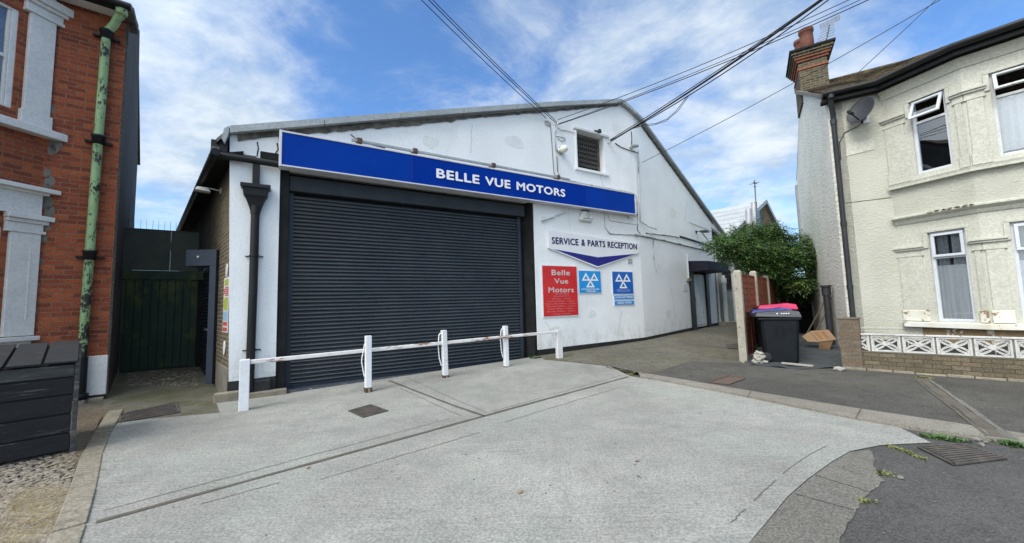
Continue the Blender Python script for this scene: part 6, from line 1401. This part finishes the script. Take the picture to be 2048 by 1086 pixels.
# ================================================================== OVERHEAD WIRES
def far_pt(px_, py_, z): return gp(px_, py_, z)
def wire(label, a, b, r=.012, sag=.12, n=16, mid=None):
    a, b = Vector(a), Vector(b); P_ = [a.lerp(b, i/n)-Vector((0, 0, sag*4*(i/n)*(1-i/n))) for i in range(n+1)]
    o = MB().tube(P_, r, 5).build('overhead_wire', M['cable'], None); return tag(o, label, 'wire', 'overhead wires')
hook = G.w(*(lambda q: (q[0], -.06, q[1]))(G.pix(1114, 248, -.06)))
hook2 = G.w(*(lambda q: (q[0], -.06, q[1]))(G.pix(1218, 285, -.06)))
hook3 = G.w(*(lambda q: (q[0], -.06, q[1]))(G.pix(1092, 236, -.06)))
hk4 = G.w(*(lambda q: (q[0], -.04, q[1]))(G.pix(1284, 325, -.04)))
for hh, lb in ((hook, 'left wire hook with small insulators on the gable'), (hook2, 'right wire hook below the big wire bundle')):
    l_ = G.loc(hh); m = MB().tube([(l_.x, 0, l_.z), (l_.x, -.09, l_.z), (l_.x, -.09, l_.z+.06)], .012, 6).tube([(l_.x, -.09, l_.z-.03), (l_.x, -.09, l_.z+.05)], .03, 8)
    o = m.build('wire_hook', M['cable_white'], None, G); tag(o, lb, 'hook')
wire('left of the three wires leaving the gable towards the top of the picture', hook3, far_pt(818, -25, 7.6), .009, .05)
wire('middle of the three wires leaving the gable towards the top of the picture', hook, far_pt(838, -20, 7.7), .010, .05)
wire('right of the three wires leaving the gable towards the top of the picture', hook+Vector((.03, 0, .03)), far_pt(848, -18, 7.75), .009, .05)
wire('upper thin wire from the left hook towards the chimney', hook+Vector((.02, 0, .12)), far_pt(1740, -20, 8.2), .009, .12)
wire('lower thin wire from the left hook towards the chimney', hook+Vector((.02, 0, -.02)), far_pt(1775, -18, 8.2), .011, .14)
wire('thin wire just under the lower one towards the chimney', hook+Vector((.03, 0, .0)), far_pt(1758, -18, 8.2), .008, .13)
for k, (dx, r, sg_) in enumerate(((0, .019, .09), (3, .019, .11), (6, .015, .17), (-2, .013, .07))):
    wire(('thickest wire of the bundle over the gable', 'second thick wire of the bundle over the gable', 'lowest wire of the bundle, sagging most', 'thin top wire of the bundle over the gable')[k], hook2+Vector((0, 0, .02*k)), far_pt(1672+dx, -22+(k == 2)*6, 8.3), r, sg_)
def loop(label, pts, z_from, z_to, r=.009):
    n = len(pts); P_ = []
    base0, base1 = hook2, far_pt(1672, -22, 8.3)
    dirv = (base1-base0); nrm = Vector((dirv.y, -dirv.x, 0)).normalized()
    for x, y in pts:
        d = ray(x, y); c = Vector((0, 0, EYE)); t_ = (base0-c).dot(nrm)/d.dot(nrm); P_.append(c+d*t_)
    o = MB().tube(P_, r, 5).build('overhead_wire', M['cable'], None); tag(o, label, 'wire', 'overhead wires')
loop('upper slack loop hanging under the wire bundle', [(1268, 255), (1288, 249), (1312, 247), (1334, 238), (1352, 222), (1372, 196)], 0, 0)
loop('lower slack loop hanging under the wire bundle', [(1262, 258), (1285, 252), (1308, 250), (1332, 242), (1356, 222), (1380, 188)], 0, 0)
wire('lone wire running past the chimney to the right gable slope', hk4, far_pt(1905, -15, 8.6), .009, .10)
rpt = H_.w(1.45, RV, RZ+.10)
wire('single wire rising from the cream house roof', rpt, far_pt(1887, -15, 10.5), .010, .02)

# ================================================================== LITTER, WEEDS, GRAVEL
def weed(c, r, n, mat, label, up=1.0, broad=.35, name='weed'):
    m = MB()
    for _ in range(n):
        a = random.uniform(0, 6.283); rr = r*math.sqrt(random.random()); p = Vector((c[0]+rr*math.cos(a), c[1]+rr*math.sin(a), c[2]-.005)); d = Vector((math.cos(a)*.7, math.sin(a)*.7, random.uniform(.4, 1.2)*up)); leaf_at(m, p, d, random.uniform(.03, .075), random.uniform(.006, .018)*broad*2)
    o = m.build(name, M[mat], None, recalc=False); return tag(o, label, 'weed', 'weeds in the cracks')
weed(gph(1068, 716, .01), .10, 130, 'weed', 'green weed tuft at the foot of the shutter jamb')
def weedline(pts, n, mat, label, r=.03, ln=(.02, .05), name='weed', grp='weeds in the cracks', cat='weed'):
    m = MB()
    for _ in range(n):
        k = random.randrange(len(pts)-1); p = Vector(pts[k]).lerp(Vector(pts[k+1]), random.random())+Vector((random.gauss(0, r), random.gauss(0, r), 0)); a = random.uniform(0, 6.283)
        leaf_at(m, p, Vector((math.cos(a), math.sin(a), random.uniform(.3, 1.3))), random.uniform(*ln), random.uniform(.006, .012))
    if mat == 'moss_yellow': return tag(m.build('moss', M[mat], None, recalc=False), kind='stuff')
    o = m.build(name, M[mat], None, recalc=False); return tag(o, label, cat, grp)
weedline([gp(1850, 872), gp(1885, 878), gp(1930, 884)], 330, 'weed', 'green weeds along the kerb face by the gully', .03, (.025, .06))
weedline([gp(2005, 887), gp(2040, 893)], 240, 'weed', 'leafy weeds where the rain channel meets the gutter', .03, (.03, .07))
weedline([gp(1775, 891), gp(1810, 902), gp(1850, 920)], 300, 'moss_yellow', 'yellow moss line beside the gully grate', .015, (.01, .025))
weedline([gp(1762, 947), gp(1772, 949)], 90, 'moss_yellow', 'small yellow moss patch in the road by the stones', .03, (.01, .025))
weedline([gp(1718, 1000), gp(1745, 1006)], 60, 'moss_yellow', 'yellow moss tuft lower down by the channel stones', .02, (.01, .03))
weedline([gph(1425, 706), gph(1455, 716), gph(1478, 712)], 420, 'moss_yellow', 'yellow moss spread by the concrete fence post', .07, (.01, .03))
weedline([gph(1285, 690), gph(1312, 686)], 260, 'moss_yellow', 'mossy tuft at the foot of the white wall corner', .05, (.015, .04))
weedline([gp(1838, 754, .03), gp(1862, 758, .03)], 240, 'moss_yellow', 'moss at the garden wall end of the rain channel', .03, (.015, .04))
weedline([gph(1235, 738), gph(1262, 748), gph(1276, 743)], 200, 'moss_yellow', 'moss at the kerb end beside the forecourt', .03, (.01, .03))
# straw and gravel by the red house
st = MB()
def straw(n, poly, ln, mat_mb, flat=.07):
    c = 0
    while c < n:
        x, y = random.choice(poly); x += random.gauss(0, 24); y += random.gauss(0, 14)
        P = gp(x, y); a = random.gauss(.5, 1.0); l = random.uniform(*ln); d = Vector((math.cos(a), math.sin(a), random.uniform(-.02, flat))); s_ = Vector((-d.y, d.x, 0))*random.uniform(.001, .0026)
        p = P+Vector((0, 0, random.uniform(.003, .014)))
        mat_mb.add([p-s_, p+s_, p+d*l+s_*.4, p+d*l-s_*.4], [(0, 1, 2, 3)]); c += 1
straw(2600, [(20, 1010), (60, 1000), (100, 990), (30, 1050), (80, 1050), (10, 1085), (60, 1030)], (.06, .17), st)
straw(700, [(140, 905), (165, 900), (120, 930)], (.03, .09), st)
o = st.build('dry_grass', M['straw'], None, recalc=False); tag(o, kind='stuff')
st = MB(); straw(1500, [(175, 822), (190, 835), (210, 828), (165, 845), (225, 818)], (.025, .07), st, .5); straw(420, [(198, 905), (196, 945), (150, 915), (205, 880)], (.02, .05), st, .3)
straw(220, [(425, 800), (440, 812), (355, 822), (405, 775)], (.02, .06), st, .3)
o = st.build('dead_leaves', M['brownleaf'], None, recalc=False); tag(o, kind='stuff')
gv = MB()
for _ in range(3600):
    x, y = random.uniform(-60, 150), random.uniform(890, 1090)
    if x > 168-(y-890)*.27 or (y > 985 and random.random() < .2): continue
    P = gp(x, y); gv.rock(P+Vector((0, 0, .004)), random.uniform(.006, .022), (1.3, 1, .6), .35, 1)
o = gv.build('gravel', M['gravel'], None); tag(o, kind='stuff')
gv = MB()
for _ in range(380):
    P = gph(random.uniform(255, 395), random.uniform(742, 772), .0); gv.rock(P, random.uniform(.008, .03), (1.3, 1, .6), .35, 1)
o = gv.build('alley_rubble', M['gravel'], None); tag(o, kind='stuff')
lt = MB()
for _ in range(170):
    x, y = random.uniform(1300, 2048), random.uniform(745, 1080); P = gp(x, y, .033 if y < 800 else .0); lt.rock(P+Vector((0, 0, .004)), random.uniform(.002, .007), (1.2, 1, .5), .3, 1)
for _ in range(60):
    P = gp(random.uniform(300, 1500), random.uniform(840, 1080)); lt.rock(P+Vector((0, 0, .01)), random.uniform(.003, .008), (1.3, 1, .4), .3, 1)
for (x, y, r) in ((1955, 882, .035), (1962, 891, .03), (1972, 886, .02), (2045, 893, .02), (1803, 957, .022)): lt.rock(gp(x, y)+Vector((0, 0, .01)), r, (1.2, 1, .7), .25, 1)
o = lt.build('loose_grit', M['grit'], None); tag(o, kind='stuff')
lf = MB()
for (x, y) in ((1268, 925), (1272, 952), (1035, 990), (620, 935)):
    P = gp(x, y)+Vector((0, 0, .014)); a = random.uniform(0, 6); d = Vector((math.cos(a), math.sin(a), .1)); leaf_at(lf, P, d, .07, .014)
o = lf.build('fallen_leaf', M['brownleaf'], None, recalc=False); tag(o, kind='stuff')
